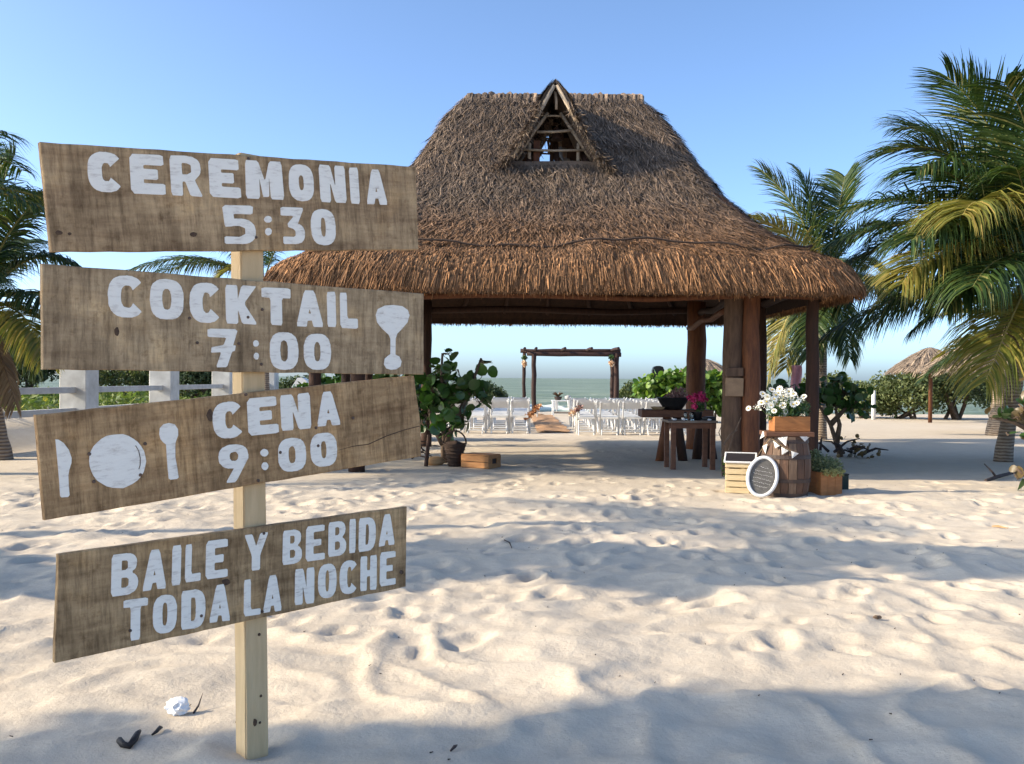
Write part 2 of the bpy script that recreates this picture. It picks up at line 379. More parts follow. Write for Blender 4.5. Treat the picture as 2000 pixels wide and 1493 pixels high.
MAT['wicker'] = simple('dark_wicker', (0.085, 0.05, 0.035), (0.03, 0.02, 0.016), 40, 0.8, 0.9, 60, stretch=(1, 1, 2.5), bdist=0.03)
MAT['stone'] = simple('orange_stone', (0.44, 0.27, 0.13), (0.30, 0.18, 0.09), 9, 0.9, 0.4)
MAT['burlap'] = simple('burlap', (0.44, 0.27, 0.15), (0.3, 0.17, 0.09), 9, 0.95, 0.5, 80)
MAT['glass'] = bpy.data.materials.new('clear_glass'); MAT['glass'].use_nodes = True
gb = MAT['glass'].node_tree.nodes['Principled BSDF']; gb.inputs['Transmission Weight'].default_value = 1.0; gb.inputs['Roughness'].default_value = 0.03; gb.inputs['Base Color'].default_value = (0.85, 0.92, 0.9, 1)
MAT['paper'] = simple('white_tissue', (0.82, 0.83, 0.84), (0.74, 0.75, 0.77), 30, 0.9, 0.3)
MAT['pod'] = simple('dark_seed_pod', (0.03, 0.025, 0.024), None, 30, 0.6, 0.3)
MAT['pink'] = simple('pink_fabric', (0.74, 0.36, 0.36), (0.55, 0.22, 0.24), 8, 0.9, 0.3)
MAT['pergola'] = simple('dark_pergola_log', (0.05, 0.023, 0.017), (0.022, 0.012, 0.01), 5, 0.75, 0.5, 14, stretch=(3, 3, 0.8))
MAT['canvas'] = simple('white_canvas', (0.78, 0.77, 0.74), (0.66, 0.65, 0.62), 5, 0.9, 0.3)

# ------------------------------------------------------------------ ground, sea
def sstep(a, b, x):
    t = np.clip((x - a) / (b - a), 0, 1); return t * t * (3 - 2 * t)
_fp = []
r2 = random.Random(21)
def add_track(x, y, ang, n, step=0.62):
    for i in range(n):
        s = 1 if i % 2 else -1
        ca, sa = math.cos(ang), math.sin(ang)
        _fp.append((x - sa * s * 0.09 + r2.gauss(0, .03), y + ca * s * 0.09 + r2.gauss(0, .03), ang + r2.gauss(0, .2), r2.uniform(.8, 1.15), r2.uniform(.012, .030)))
        x += ca * step * r2.uniform(.8, 1.15); y += sa * step * r2.uniform(.8, 1.15); ang += r2.gauss(0, .06)
for i in range(34):
    add_track(r2.uniform(-5, 6.5), r2.uniform(3.6, 7.5), math.pi / 2 + r2.uniform(-.7, .5), r2.randint(6, 12))
for i in range(16):
    add_track(r2.uniform(-5, 5), r2.uniform(7.5, 11), r2.uniform(0, math.pi), r2.randint(5, 9))
for i in range(420):
    _fp.append((r2.uniform(-7, 7.5), r2.uniform(4.6, 12.5), r2.uniform(0, 6.3), r2.uniform(.45, 1.1), r2.uniform(.010, .028)))
for i in range(300):
    _fp.append((r2.uniform(-7, 9), r2.uniform(12, 34), r2.uniform(0, 6.3), r2.uniform(.8, 1.5), r2.uniform(.008, .022)))
def base_height(X, Y):
    """large landform"""
    z = 0.50 * sstep(-8.9, -10.3, X) * sstep(9, 15, Y)
    z = z - 1.5 * sstep(37, 58, Y)
    z = z + 0.05 * vnoise(X * 0.16 + 3, Y * 0.16, 5) * sstep(4, 9, Y) * (1 - sstep(10, 13, Y))
    return z
def ground_height(X, Y, dents=True):
    z = base_height(X, Y)
    near = 1 - 0.75 * sstep(10.3, 12.5, Y)
    z = z + near * (0.020 * vnoise(X * 1.1 + 0.6 * vnoise(X * .7, Y * .7, 9), Y * 1.5, 1) + 0.020 * vnoise(X * 2.6, Y * 3.1, 2) + 0.009 * vnoise(X * 6.0 + vnoise(X * 2, Y * 2, 61), Y * 7.5, 3) + 0.0045 * vnoise(X * 13, Y * 14, 4))
    # wind crests near the camera
    w = 1 - np.abs(vnoise(X * 1.3 + 4 + 0.5 * vnoise(X * 1.2, Y * 1.2, 12), Y * 1.9 + 2, 14))
    z = z + near * 0.026 * (w ** 4) * (1 - .5 * sstep(6, 9, Y))
    # soft wind-carved scallops close to the camera and heaped sand round the sign post
    rr_ = 1 - np.abs(vnoise(X * 1.9 + 7 + 0.9 * vnoise(X * 1.1 + 5, Y * 1.1, 22), Y * 2.6 + 1.3 * vnoise(X * .9, Y * .9 + 8, 23), 24))
    z = z + (1 - sstep(4.6, 6.8, Y)) * 0.030 * (rr_ ** 3.0 - .3)
    qp = np.sqrt((X + 0.96) ** 2 + (Y - 3.38) ** 2)
    z = z + 0.030 * np.exp(-((qp - .17) / .07) ** 2) * (.6 + .4 * np.sin(np.arctan2(Y - 3.38, X + .96) * 2 + 1))
    if dents:
        for (fx, fy, a, s, d) in _fp:
            m = (np.abs(X - fx) < 0.42) & (np.abs(Y - fy) < 0.42)
            if not m.any(): continue
            dx = X[m] - fx; dy = Y[m] - fy
            u = (dx * math.cos(a) + dy * math.sin(a)) / (0.135 * s); v = (-dx * math.sin(a) + dy * math.cos(a)) / (0.075 * s)
            q = u * u + v * v
            z[m] += -d * np.exp(-q * q * 0.9) * (1 + .35 * u) + 0.42 * d * np.exp(-((np.sqrt(q) - 1.55) / 0.42) ** 2)
    return z
xs = np.concatenate([-np.geomspace(7.5, 160, 60)[::-1], np.arange(-7.46, 7.9, 0.034), np.geomspace(7.95, 160, 60)])
ys = np.concatenate([[-60, -30, -15, -8, -4, -1.5, 0, 0.8, 1.4, 1.9], np.arange(2.2, 6.5, 0.030), np.arange(6.5, 13, 0.042), np.arange(13, 26, 0.11), np.arange(26, 62, 0.35), np.geomspace(62, 120, 8)])
GX, GY = np.meshgrid(xs, ys)
GZ = ground_height(GX.ravel().copy(), GY.ravel().copy())
nx_, ny_ = len(xs), len(ys)
idx = np.arange(nx_ * ny_).reshape(ny_, nx_)
gf = np.stack([idx[:-1, :-1], idx[:-1, 1:], idx[1:, 1:], idx[1:, :-1]], -1).reshape(-1, 4)
ground = mesh_obj('sand_ground', np.stack([GX.ravel(), GY.ravel(), GZ], -1), gf, MAT['sand'], smooth=True)
ground['kind'] = 'structure'
def gz(x, y):
    return float(ground_height(np.array([float(x)]), np.array([float(y)]))[0])
def ground_pt(px, py):
    p = on_ground(px, py); p.z = gz(p.x, p.y); return p

SEA_Z = -0.55
sx = np.concatenate([-np.geomspace(60, 9000, 30)[::-1], np.linspace(-58, 58, 150), np.geomspace(60, 9000, 30)])
sy = np.concatenate([np.arange(44, 110, 0.5), np.geomspace(110.5, 12000, 90)])
SX, SY = np.meshgrid(sx, sy)
fade = np.clip(1.5 - SY / 300, 0.15, 1)
SZ = SEA_Z + fade * (0.10 * vnoise(SX * .12, SY * .5, 31) + 0.06 * vnoise(SX * .35, SY * 1.1, 32))
n1, n2 = len(sx), len(sy)
idx = np.arange(n1 * n2).reshape(n2, n1)
sea = mesh_obj('sea', np.stack([SX.ravel(), SY.ravel(), SZ.ravel()], -1), np.stack([idx[:-1, :-1], idx[:-1, 1:], idx[1:, 1:], idx[1:, :-1]], -1).reshape(-1, 4), MAT['sea'], smooth=True)
sea['kind'] = 'structure'
mb = MB()
for (x0, y0, ln) in ((-6, 52.5, 9), (2.2, 54, 7), (9, 51.5, 8), (-16, 53, 9), (18, 54, 10), (0.5, 60, 6), (-8, 64, 7), (10, 67, 8)):
    pts = [(x0 + ln * (t / 14 - .5), y0 + 0.5 * math.sin(t * 0.7 + x0), SEA_Z + 0.07) for t in range(15)]
    mb.tube(pts, [0.05 + 0.16 * math.sin(math.pi * t / 14) * rng.uniform(.5, 1) for t in range(15)], 6, wob=.6)
tag(mb.build('wave_foam', MAT['foam'], smooth=True), 'white foam of small waves breaking along the green shore water', 'foam', kind='stuff')

# ------------------------------------------------------------------ palapa
PCX, PCY = 0.70, 16.15
pal = thing('palapa', 'large open palapa with steep thatched hip roof and gable vent above wooden posts', 'palapa', (PCX, PCY, 0))
LEV = [(6.38, 1.54, 0.07), (6.25, 1.62, .2), (6.0, 1.80, .42), (5.5, 2.08, .80), (5.09, 2.30, 1.15), (4.6, 2.54, 1.62), (4.18, 2.75, 2.08), (3.85, 2.98, 2.5), (3.6, 3.2, 2.85), (3.35, 3.5, 3.22), (3.2, 3.72, 3.47), (3.06, 3.98, 3.68), (2.92, 4.15, 3.80), (2.78, 4.20, 3.86), (2.66, 4.22, 3.87)]
def ring(a, b, r, z, ns=34, nc=10):
    r = min(r, a * .95, b * .95)
    P = []
    cs = [(a - r, -b + r, -math.pi / 2), (a - r, b - r, 0), (-a + r, b - r, math.pi / 2), (-a + r, -b + r, math.pi)]
    prev = (-a + r, -b)
    for i, (cx, cy, a0) in enumerate(cs):
        st = prev
        en = (cx + r * math.cos(a0), cy + r * math.sin(a0))
        for k in range(ns): t = k / ns; P.append((st[0] + (en[0] - st[0]) * t, st[1] + (en[1] - st[1]) * t, z))
        for k in range(nc): t = a0 + (math.pi / 2) * k / nc; P.append((cx + r * math.cos(t), cy + r * math.sin(t), z))
        prev = (cx + r * math.cos(a0 + math.pi / 2), cy + r * math.sin(a0 + math.pi / 2))
    return P
def refine(L, n):
    out = []
    for i in range(len(L) - 1):
        for k in range(n): t = k / n; out.append(tuple(L[i][j] * (1 - t) + L[i + 1][j] * t for j in range(3)))
    return out + [L[-1]]
def roof_z(bb):
    for i in range(len(LEV) - 1):
        if LEV[i][2] <= bb <= LEV[i + 1][2]:
            t = (bb - LEV[i][2]) / (LEV[i + 1][2] - LEV[i][2]); return LEV[i][0] * (1 - t) + LEV[i + 1][0] * t
    return LEV[0][0] if bb < LEV[0][2] else LEV[-1][0]
LR = refine(LEV, 3)
outer = np.array([ring(a, b, 0.12 + 0.20 * b, z) for (z, a, b) in LR])
nl, nu = outer.shape[:2]
lump = vnoise(outer[..., 0] * 1.6 + outer[..., 2], outer[..., 1] * 1.6 + outer[..., 2] * 1.3, 41) * 0.05 + vnoise(outer[..., 0] * 4.2, outer[..., 1] * 4.2 + outer[..., 2] * 3.1, 44) * 0.028
rad = outer[..., :2] / (np.linalg.norm(outer[..., :2], axis=-1, keepdims=True) + 1e-6)
outer[..., :2] += rad * lump[..., None]
sag = 0.035 * np.sin(outer[..., 0] * 1.7) * (outer[..., 2] < 3.3) + 0.03 * vnoise(outer[..., 0] * 2.2, outer[..., 1] * 2.2, 43) * (outer[..., 2] < 3.3)
outer[..., 2] += sag - 0.03 * np.abs(outer[..., 0]) * (outer[..., 2] > 6.2) * 0
outer += np.array([PCX, PCY, 0])
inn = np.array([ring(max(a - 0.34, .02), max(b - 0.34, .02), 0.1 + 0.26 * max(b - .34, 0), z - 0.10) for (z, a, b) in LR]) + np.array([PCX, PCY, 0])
XD = 0.66
def open_w(z): return 0.68 * (6.0 - z) / 1.08
def in_opening(c):
    return (4.93 < c[2] < 6.0) and abs(c[0] - XD) < open_w(c[2])
def shell(P, flip):
    f = []
    for i in range(nl - 1):
        for k in range(nu):
            k2 = (k + 1) % nu
            q = (i * nu + k, i * nu + k2, (i + 1) * nu + k2, (i + 1) * nu + k)
            c = (P[i, k] + P[i, k2] + P[i + 1, k2] + P[i + 1, k]) / 4
            if in_opening(c): continue
            f.append(q[::-1] if flip else q)
    return f
fo = shell(outer, True)
cap = [tuple(range(nu))]
roof = mesh_obj('thatch_roof', outer.reshape(-1, 3), fo + cap, MAT['thatch'], pal, smooth=True)
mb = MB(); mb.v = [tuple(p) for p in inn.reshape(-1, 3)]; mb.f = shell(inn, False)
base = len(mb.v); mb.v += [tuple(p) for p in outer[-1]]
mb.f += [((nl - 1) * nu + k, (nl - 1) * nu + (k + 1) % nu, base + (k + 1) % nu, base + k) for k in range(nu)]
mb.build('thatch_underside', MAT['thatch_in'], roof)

def strand_mesh(P, D, S, N, L, Wd, bend, tipw=0.35):
    """numpy arrays (n,3) ... -> verts, faces: two-segment blades"""
    n = len(P); L = L[:, None]; Wd = Wd[:, None]; bend = bend[:, None]
    mid = P + D * L * 0.5 + N * bend * 0.5
    tip = P + D * L + N * bend * 0.2
    V = np.stack([P - S * Wd, P + S * Wd, mid + S * Wd, mid - S * Wd, tip + S * Wd * tipw, tip - S * Wd * tipw], 1).reshape(-1, 3)
    b = np.arange(n)[:, None] * 6
    Fc = np.concatenate([b + np.array([[0, 1, 2, 3]]), b + np.array([[3, 2, 4, 5]])], 0)
    return V, Fc
def nrm(a): return a / (np.linalg.norm(a, axis=-1, keepdims=True) + 1e-9)
def sample_surface(P, n, l0, l1, wrap=True, weight=None):
    """P[level,u,3]; random points on levels l0..l1"""
    nu_ = P.shape[1] if wrap else P.shape[1] - 1
    A = P[l0:l1]; B = P[l0 + 1:l1 + 1]
    A2 = np.roll(A, -1, 1); B2 = np.roll(B, -1, 1)
    ar = np.linalg.norm(np.cross(A2 - A, B - A), axis=-1)
    if not wrap: ar[:, -1] = 0
    if weight is not None: ar = ar * weight(A)
    p = ar.ravel() / ar.sum()
    ii = nr.choice(len(p), n, p=p)
    li, ui = np.unravel_index(ii, ar.shape)
    s = nr.rand(n, 1); t = nr.rand(n, 1)
    a, a2, b_, b2 = A[li, ui], A2[li, ui], B[li, ui], B2[li, ui]
    pos = (a * (1 - s) + a2 * s) * (1 - t) + (b_ * (1 - s) + b2 * s) * t
    side = nrm(a2 - a + b2 - b_); down = nrm(b_ - a + b2 - a2)
    nor = nrm(np.cross(down, side))
    return pos, down, side, nor
fw = lambda A: np.where(A[..., 1] < PCY + 0.5, 1.0, 0.3)
def not_open(pos): return ~((pos[:, 2] > 4.86) & (pos[:, 2] < 6.1) & (np.abs(pos[:, 0] - XD) < 0.70 * (6.04 - pos[:, 2]) / 1.09 + .02))
li_sh = 30  # level index of the shoulder
pos, dn, sd_, no = sample_surface(outer, 62000, 0, li_sh + 1, weight=fw)
k = not_open(pos); pos, dn, sd_, no = pos[k], dn[k], sd_[k], no[k]
n = len(pos)
d2 = nrm(dn + sd_ * nr.normal(0, .34, (n, 1)) + no * nr.normal(0.06, .09, (n, 1)))
s2 = nrm(np.cross(d2, no))
V, Fc = strand_mesh(pos + no * nr.uniform(-.01, .03, (n, 1)), d2, s2, no, nr.uniform(.14, .34, n), nr.uniform(.004, .011, n), nr.uniform(-.02, .03, n))
mesh_obj('roof_straw', V, Fc, MAT['thatch'], roof, kind='stuff')
# eave fringe
pos, dn, sd_, no = sample_surface(outer, 52000, li_sh, nl - 1, weight=fw)
n = len(pos)
down = np.tile(np.array([[0, 0, -1.0]]), (n, 1))
d2 = nrm(dn * 0.6 + down * 0.5 + sd_ * nr.normal(0, .09, (n, 1)) + no * nr.normal(0.07, .06, (n, 1)))
s2 = nrm(np.cross(d2, no) + no * nr.normal(0, .5, (n, 1)))
L = np.minimum(nr.uniform(.22, .46, n), (pos[:, 2] - 2.56) / np.clip(-d2[:, 2], .3, 1) + nr.normal(0, .025, n)); L = np.clip(L, .08, .5)
V, Fc = strand_mesh(pos + no * nr.uniform(-.015, .045, (n, 1)), d2, s2, no, L, nr.uniform(.004, .010, n), nr.uniform(-.02, .02, n))
mesh_obj('eave_straw', V, Fc, MAT['thatch'], roof, kind='stuff')
# ragged inner bottom edge
tt = nr.rand(9000); e_o, e_i = outer[-1], inn[-1]
ui = nr.randint(0, nu, 9000); q = nr.rand(9000, 1)
pos = (e_o[ui] * (1 - tt[:, None]) + e_i[ui] * tt[:, None]) * (1 - q) + q * (e_o[(ui + 1) % nu] * (1 - tt[:, None]) + e_i[(ui + 1) % nu] * tt[:, None])
pos[:, 2] += 0.04; n = len(pos)
d2 = nrm(np.tile([[0, 0, -1.0]], (n, 1)) + nr.normal(0, .16, (n, 3))); s2 = nrm(np.cross(d2, nr.normal(0, 1, (n, 3))))
V, Fc = strand_mesh(pos, d2, s2, s2 * 0, np.clip(nr.exponential(.02, n) + .06, .06, .17), nr.uniform(.004, .009, n), np.zeros(n))
mesh_obj('eave_underside_straw', V, Fc, MAT['thatch'], roof, kind='stuff')
# binding rope at the shoulder
rp = []
front = [outer[li_sh - 1 + (0 if (k // 5) % 2 else 0), k] for k in range(nu)]
pts = []
for k in list(range(nu - 44, nu)) + list(range(0, 88)):
    p = Vector(outer[li_sh - 1, k]); n_ = Vector((p.x - PCX, p.y - PCY, 0)).normalized()
    pts.append(p + n_ * 0.05 + Vector((0, 0, 0.05 + 0.035 * math.sin(k * .33) + 0.02 * math.sin(k * 1.1))))
MB().tube(pts, 0.016, 5).build('binding_rope', MAT['rope'], roof)
# ridge bundles
mb = MB()
for i in range(46):
    x = PCX - 1.53 + 3.06 * i / 45 + rng.uniform(-.03, .03)
    if abs(x - XD) < .18: continue
    mb.tube([(x, PCY - .26, 6.14 + rng.uniform(-.04, .04)), (x + .02, PCY - .1, 6.35), (x, PCY, 6.385 + rng.uniform(-.012, .02)), (x, PCY + .1, 6.35), (x, PCY + .26, 6.12)], [rng.uniform(.03, .05), .055, rng.uniform(.045, .07), .055, .035], 7, wob=.45)
mb.build('ridge_bundle', MAT['thatch'], roof, kind='stuff')

# dormers
def dormer(sgn):
    Y0 = PCY + sgn * 1.52       # gable plane (front overhang)
    nv, ns_ = 12, 14
    G = np.zeros((2, nv + 1, ns_ + 1, 3))
    for v in range(nv + 1):
        t = v / nv; Y = Y0 + (PCY - Y0) * t
        zr = roof_z(abs(Y - PCY)) - 0.10
        za = 6.17 + 0.20 * t
        h = za - zr
        for s in range(ns_ + 1):
            q = s / ns_
            w = (0.66 * q + 0.10 * min(1, q * 6) + 0.40 * q ** 4) * h / 1.62 * (1.0 + 0.12 * t)
            z = za - h * q - 0.05 * math.exp(-(q * 9)) * 0
            for j, sg in enumerate((-1, 1)):
                G[j, v, s] = (XD + sg * w, Y + sgn * 0.10 * (1 - q) * (1 - t), z)
    d = None
    mb = MB()
    for j in range(2):
        b0 = len(mb.v); mb.v += [tuple(p) for p in G[j].reshape(-1, 3)]
        for v in range(nv):
            for s in range(ns_):
                a = b0 + v * (ns_ + 1) + s
                f = (a, a + 1, a + ns_ + 2, a + ns_ + 1)
                mb.f.append(f if (j == 0) == (sgn < 0) else f[::-1])
        # thick rake edge
    for j, sg in enumerate((-1, 1)):
        b0 = len(mb.v)
        for s in range(ns_ + 1):
            p = G[j, 0, s]; mb.v.append(tuple(p)); mb.v.append((p[0] - sg * 0.05 * min(1, s / 2), p[1] - sgn * 0.02, p[2] - 0.05))
            mb.v.append((p[0] - sg * 0.05 * min(1, s / 2), p[1] - sgn * 1.1 , p[2] - 0.05))
        for s in range(ns_):
            a = b0 + s * 3
            mb.f += [(a, a + 3, a + 4, a + 1), (a + 1, a + 4, a + 5, a + 2)]
    d = mb.build('dormer', MAT['thatch'], pal, smooth=True)
    Vs, Fs, off = [], [], 0
    for j in range(2):
        P = np.transpose(G[j], (1, 0, 2))     # levels = s (down), u = v
        pos, dn, sd_, no = sample_surface(P, 5200, 0, ns_, wrap=False)
        no = np.where((no[:, 2:3] < 0), -no, no); n = len(pos)
        d2 = nrm(dn + sd_ * nr.normal(0, .2, (n, 1)) + no * nr.normal(.04, .05, (n, 1))); s2 = nrm(np.cross(d2, no))
        V, Fc = strand_mesh(pos + no * nr.uniform(0, .03, (n, 1)), d2, s2, no, nr.uniform(.12, .3, n), nr.uniform(.004, .01, n), nr.uniform(-.01, .02, n))
        Vs.append(V); Fs.append(Fc + off); off += len(V)
        # straw on the rake edge
        ii = (.22 + .78 * nr.rand(700) ** .8) * (ns_ - .01); a = ii.astype(int); fr = (ii - a)[:, None]
        e = G[j, 0]; pos = e[a] * (1 - fr) + e[a + 1] * fr; n = len(pos)
        d2 = nrm(e[a + 1] - e[a] + np.array([[0, sgn * .25, -.15]]) + nr.normal(0, .16, (n, 3))); s2 = nrm(np.cross(d2, nr.normal(0, 1, (n, 3))))
        V, Fc = strand_mesh(pos + nr.normal(0, .02, (n, 3)), d2, s2, s2 * 0, nr.uniform(.1, .22, n), nr.uniform(.004, .009, n), np.zeros(n))
        Vs.append(V); Fs.append(Fc + off); off += len(V)
    mesh_obj('dormer_straw', np.concatenate(Vs), np.concatenate(Fs), MAT['thatch'], d, kind='stuff')
    # poles
    yg = Y0 + sgn * 0.02
    def pole(p, q, r): MB().tube([p, ((Vector(p) + Vector(q)) / 2 + Vector((rng.uniform(-.015, .015), 0, rng.uniform(-.015, .015)))), q], [r, r * .95, r * .9], 7, wob=.12).build('gable_pole', MAT['pole'], d, smooth=True)
    for sg in (-1, 1):
        pole((XD + sg * .68, yg + sgn * .03, 4.92), (XD + sg * .02, yg + sgn * .05, 6.07), .036)
        pole((XD + sg * .62, yg - sgn * .32, 4.97), (XD + sg * .10, yg - sgn * .32, 5.74), .032)
        pole((XD + sg * .40, yg - sgn * .36, 4.85), (XD + sg * .40, yg - sgn * .36, 5.25), .032)
    pole((XD, yg - sgn * .06, 6.0), (XD + .02, yg - sgn * .06, 5.72), .026)
    pole((XD - .50, yg - sgn * .30, 5.13), (XD + .50, yg - sgn * .30, 5.13), .022)
    pole((XD - .28, yg - sgn * .30, 5.42), (XD + .28, yg - sgn * .30, 5.45), .024)
    pole((XD - .12, yg - sgn * .30, 5.68), (XD + .12, yg - sgn * .30, 5.68), .018)
    if sgn < 0:
        MB().lathe((XD + .05, yg + .5, 5.36), [(.01, .2), (.045, .17), (.06, .1), (.1, .0), (.105, -.02), (.02, -.03)], 10).build('hanging_lantern', MAT['trunk_dark'], d)
        MB().box((XD - .28, yg + .40, 5.05), (.10, .06, .5)).build('gable_stud', MAT['trunk_red'], d)
    return d
dormer(-1); dormer(1)

def post(name, x, y, r, mat, top=2.95, lean=(0, 0), n=12, z0=None, wob=.12):
    g = gz(x, y) - .15 if z0 is None else z0
    pts = [(x + lean[0] * t + rng.uniform(-.012, .012), y + lean[1] * t, g + (top - g) * t) for t in [i / 8 for i in range(9)]]
    return MB().tube(pts, [r * (1.12 - .16 * i / 8) * rng.uniform(.97, 1.03) for i in range(9)], n, wob=wob).build(name, mat, pal, smooth=True)
YF, YR = 13.45, 18.5
p_or = at(1466, 800, YF)
post('post', p_or.x, YF, .125, MAT['trunk_red'])
pg_ = at(1436, 800, YF + .08)
grey = post('post', pg_.x - .02, YF + .12, .155, MAT['trunk_grey'])
grey['label'] = 'grey-brown trunk post with pale patch boards nailed on'
for (py0, py1, mt) in ((738, 775, 'patch_wood'), (718, 736, 'trunk_grey')):
    a = at(1434, (py0 + py1) / 2, YF - .06)
    MB().box((a.x, YF - .07, a.z), (.26, .03, (py1 - py0) / F_PX * YF - .01), Matrix.Rotation(rng.uniform(-.03, .03), 3, 'Y'), .004).build('patch_board', MAT[mt], grey)
pd_ = at(1361, 800, 18.3); post('post', pd_.x, 18.3, .19, MAT['trunk_red'], lean=(-.03, 0))
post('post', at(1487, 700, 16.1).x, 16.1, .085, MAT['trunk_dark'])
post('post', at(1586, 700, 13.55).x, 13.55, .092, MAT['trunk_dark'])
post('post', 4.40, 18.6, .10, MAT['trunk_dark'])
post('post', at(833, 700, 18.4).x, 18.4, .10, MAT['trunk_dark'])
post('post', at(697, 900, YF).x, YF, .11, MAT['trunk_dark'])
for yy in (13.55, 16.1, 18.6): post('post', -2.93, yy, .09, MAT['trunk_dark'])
def beam(p, q, r, mat='trunk_red', name='beam', bow=.03):
    p, q = Vector(p), Vector(q); n_ = 9
    pts = [p.lerp(q, i / n_) + Vector((0, 0, bow * math.sin(i * 1.3 + p.x) + rng.uniform(-.01, .01))) for i in range(n_ + 1)]
    MB().tube(pts, [r * rng.uniform(.92, 1.06) for _ in pts], 8, wob=.1).build(name, MAT[mat], pal, smooth=True)
zb = at(1100, 581, YF).z
beam((-3.0, YF, zb), (4.5, YF, zb + .02), .05)
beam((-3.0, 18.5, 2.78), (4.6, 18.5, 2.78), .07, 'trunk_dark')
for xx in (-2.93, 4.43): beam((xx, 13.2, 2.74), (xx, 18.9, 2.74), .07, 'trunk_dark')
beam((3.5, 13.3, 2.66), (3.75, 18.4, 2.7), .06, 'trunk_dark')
a = at(1345, 640, 17.6); b_ = at(1418, 610, 14.5); beam(a, b_, .05, 'trunk_red', 'brace')
for i in range(9):   # rafters
    x = -2.9 + 7.3 * i / 8
    xt = PCX - 1.2 + 2.4 * i / 8
    for s in (-1, 1):
        beam((x, PCY + s * 3.45, 2.78), (xt, PCY + s * .35, 5.75), .045, 'trunk_dark', 'rafter', .0)

# ------------------------------------------------------------------ palms
def frond_mesh(p0, p1, p2, leaf_len=0.62, nleaf=62, hang=0.5, seed=0, width=0.02, fold=0.35):
    """p0 base, p1 control, p2 tip (world). returns (rachis MB, leaflets verts, faces)"""
    rg = np.random.RandomState(seed)
    p0, p1, p2 = (np.array(p) for p in (p0, p1, p2))
    def B(t): t = np.asarray(t)[:, None]; return (1 - t) ** 2 * p0 + 2 * t * (1 - t) * p1 + t * t * p2
    def T(t): t = np.asarray(t)[:, None]; return nrm(2 * (1 - t) * (p1 - p0) + 2 * t * (p2 - p1))
    ts = np.linspace(0, 1, 16)
    rp_ = B(ts)
    Ltot = np.linalg.norm(np.diff(rp_, axis=0), axis=1).sum()
    mb = MB().tube([tuple(p) for p in rp_], [max(.004, .026 * (1 - t) ** .8 + .003) for t in ts], 5)
    V, Fc = [], []; off = 0
    up = np.array([0, 0, 1.0])
    for side in (-1, 1):
        t = np.clip(np.linspace(.17, .995, nleaf) + rg.normal(0, .004, nleaf), .12, 1)
        P = B(t); Tn = T(t)
        S = nrm(np.cross(Tn, up[None])) * side
        U = nrm(np.cross(S, Tn)) * side
        U = np.where(U[:, 2:3] < 0, -U, U)
        prof = np.sin(np.clip((t - .08) / .98, 0, 1) * math.pi) ** .55 * (1 - .35 * t) + .12
        nleaf = nleaf; L = leaf_len * 1.45 * prof * rg.uniform(.82, 1.12, nleaf) * (Ltot / 2.6) ** .5
        fwd = .42 + .75 * t ** 1.5
        d0 = nrm(S * 1.0 + Tn * fwd[:, None] + U * (fold + rg.normal(0, .10, nleaf))[:, None] + rg.normal(0, .05, (nleaf, 3)))
        nseg = 4
        pts = [P]; d = d0
        wind = np.array([-.16, 0, 0])
        for k in range(nseg):
            d = nrm(d + (np.array([0, 0, -1.0]) * hang * (.4 + .6 * k) * .55 + wind * .5)[None] * rg.uniform(.6, 1.3, (nleaf, 1)))
            pts.append(pts[-1] + d * (L / nseg)[:, None])
        wv_ = nrm(np.cross(d0, U) + U * rg.normal(0, .35, (nleaf, 1)))
        ws = [.55, 1.0, .9, .6, .08]
        Vv = np.stack([np.stack([pts[k] - wv_ * width * ws[k], pts[k] + wv_ * width * ws[k]], 1) for k in range(nseg + 1)], 1)   # n,seg+1,2,3
        b0 = np.arange(nleaf)[:, None] * (2 * (nseg + 1)) + off
        for k in range(nseg):
            Fc.append(b0 + np.array([[2 * k, 2 * k + 1, 2 * k + 3, 2 * k + 2]]))
        V.append(Vv.reshape(-1, 3)); off += nleaf * 2 * (nseg + 1)
    return mb, np.concatenate(V), np.concatenate(Fc)
def palm(label, base, crown, fronds, r0=.16, r1=.10, leaf=.62, group='coconut palms', nleaf=62, bend=0.0, skirt=False, width=.0145):
    base = Vector(base); crown = Vector(crown)
    t = thing('coconut_palm', label, 'palm tree', base, group)
    n = 14
    pts = []
    for i in range(n + 1):
        q = i / n
        p = base.lerp(crown, q) + Vector((bend * math.sin(math.pi * q), 0, 0)); pts.append(p)
    pts[0].z -= .2
    MB().tube(pts, [(r0 + (r1 - r0) * (i / n) ** .5) * (1.0 + .25 * math.exp(-i * .9)) * rng.uniform(.96, 1.04) for i in range(n + 1)], 12, wob=.06).build('trunk', MAT['bark'], t, smooth=True)
    mb = MB().blob(crown, .17, 2, .2, (1, 1, 1.3)); mb.build('crown_heart', MAT['palm_leaf_dry'], t)
    for i, fd in enumerate(fronds):
        p1, p2 = fd[0], fd[1]; kind = fd[2] if len(fd) > 2 else 'g'; hang = fd[3] if len(fd) > 3 else .45
        mbr, V, Fc = frond_mesh(crown + Vector((0, 0, .05)), p1, p2, leaf, nleaf, hang, 100 + i + int(abs(base.x) * 10), width, fold=.3 if kind != 'd' else -.1)
        fr = mesh_obj('frond', V, Fc, MAT[{'g': 'palm_leaf', 'y': 'palm_leaf_y', 'd': 'palm_leaf_dry'}[kind]], t)
        mbr.build('rachis', MAT['rachis' if kind == 'g' else ('rachis_y' if kind == 'y' else 'twig')], fr, smooth=True)
    return t
def ff(lst, Y):
    out = []
    for f in lst:
        (cx, cy, cd), (tx, ty, td) = f[0], f[1]
        out.append((at(cx, cy, Y + cd), at(tx, ty, Y + td)) + tuple(f[2:]))
    return out
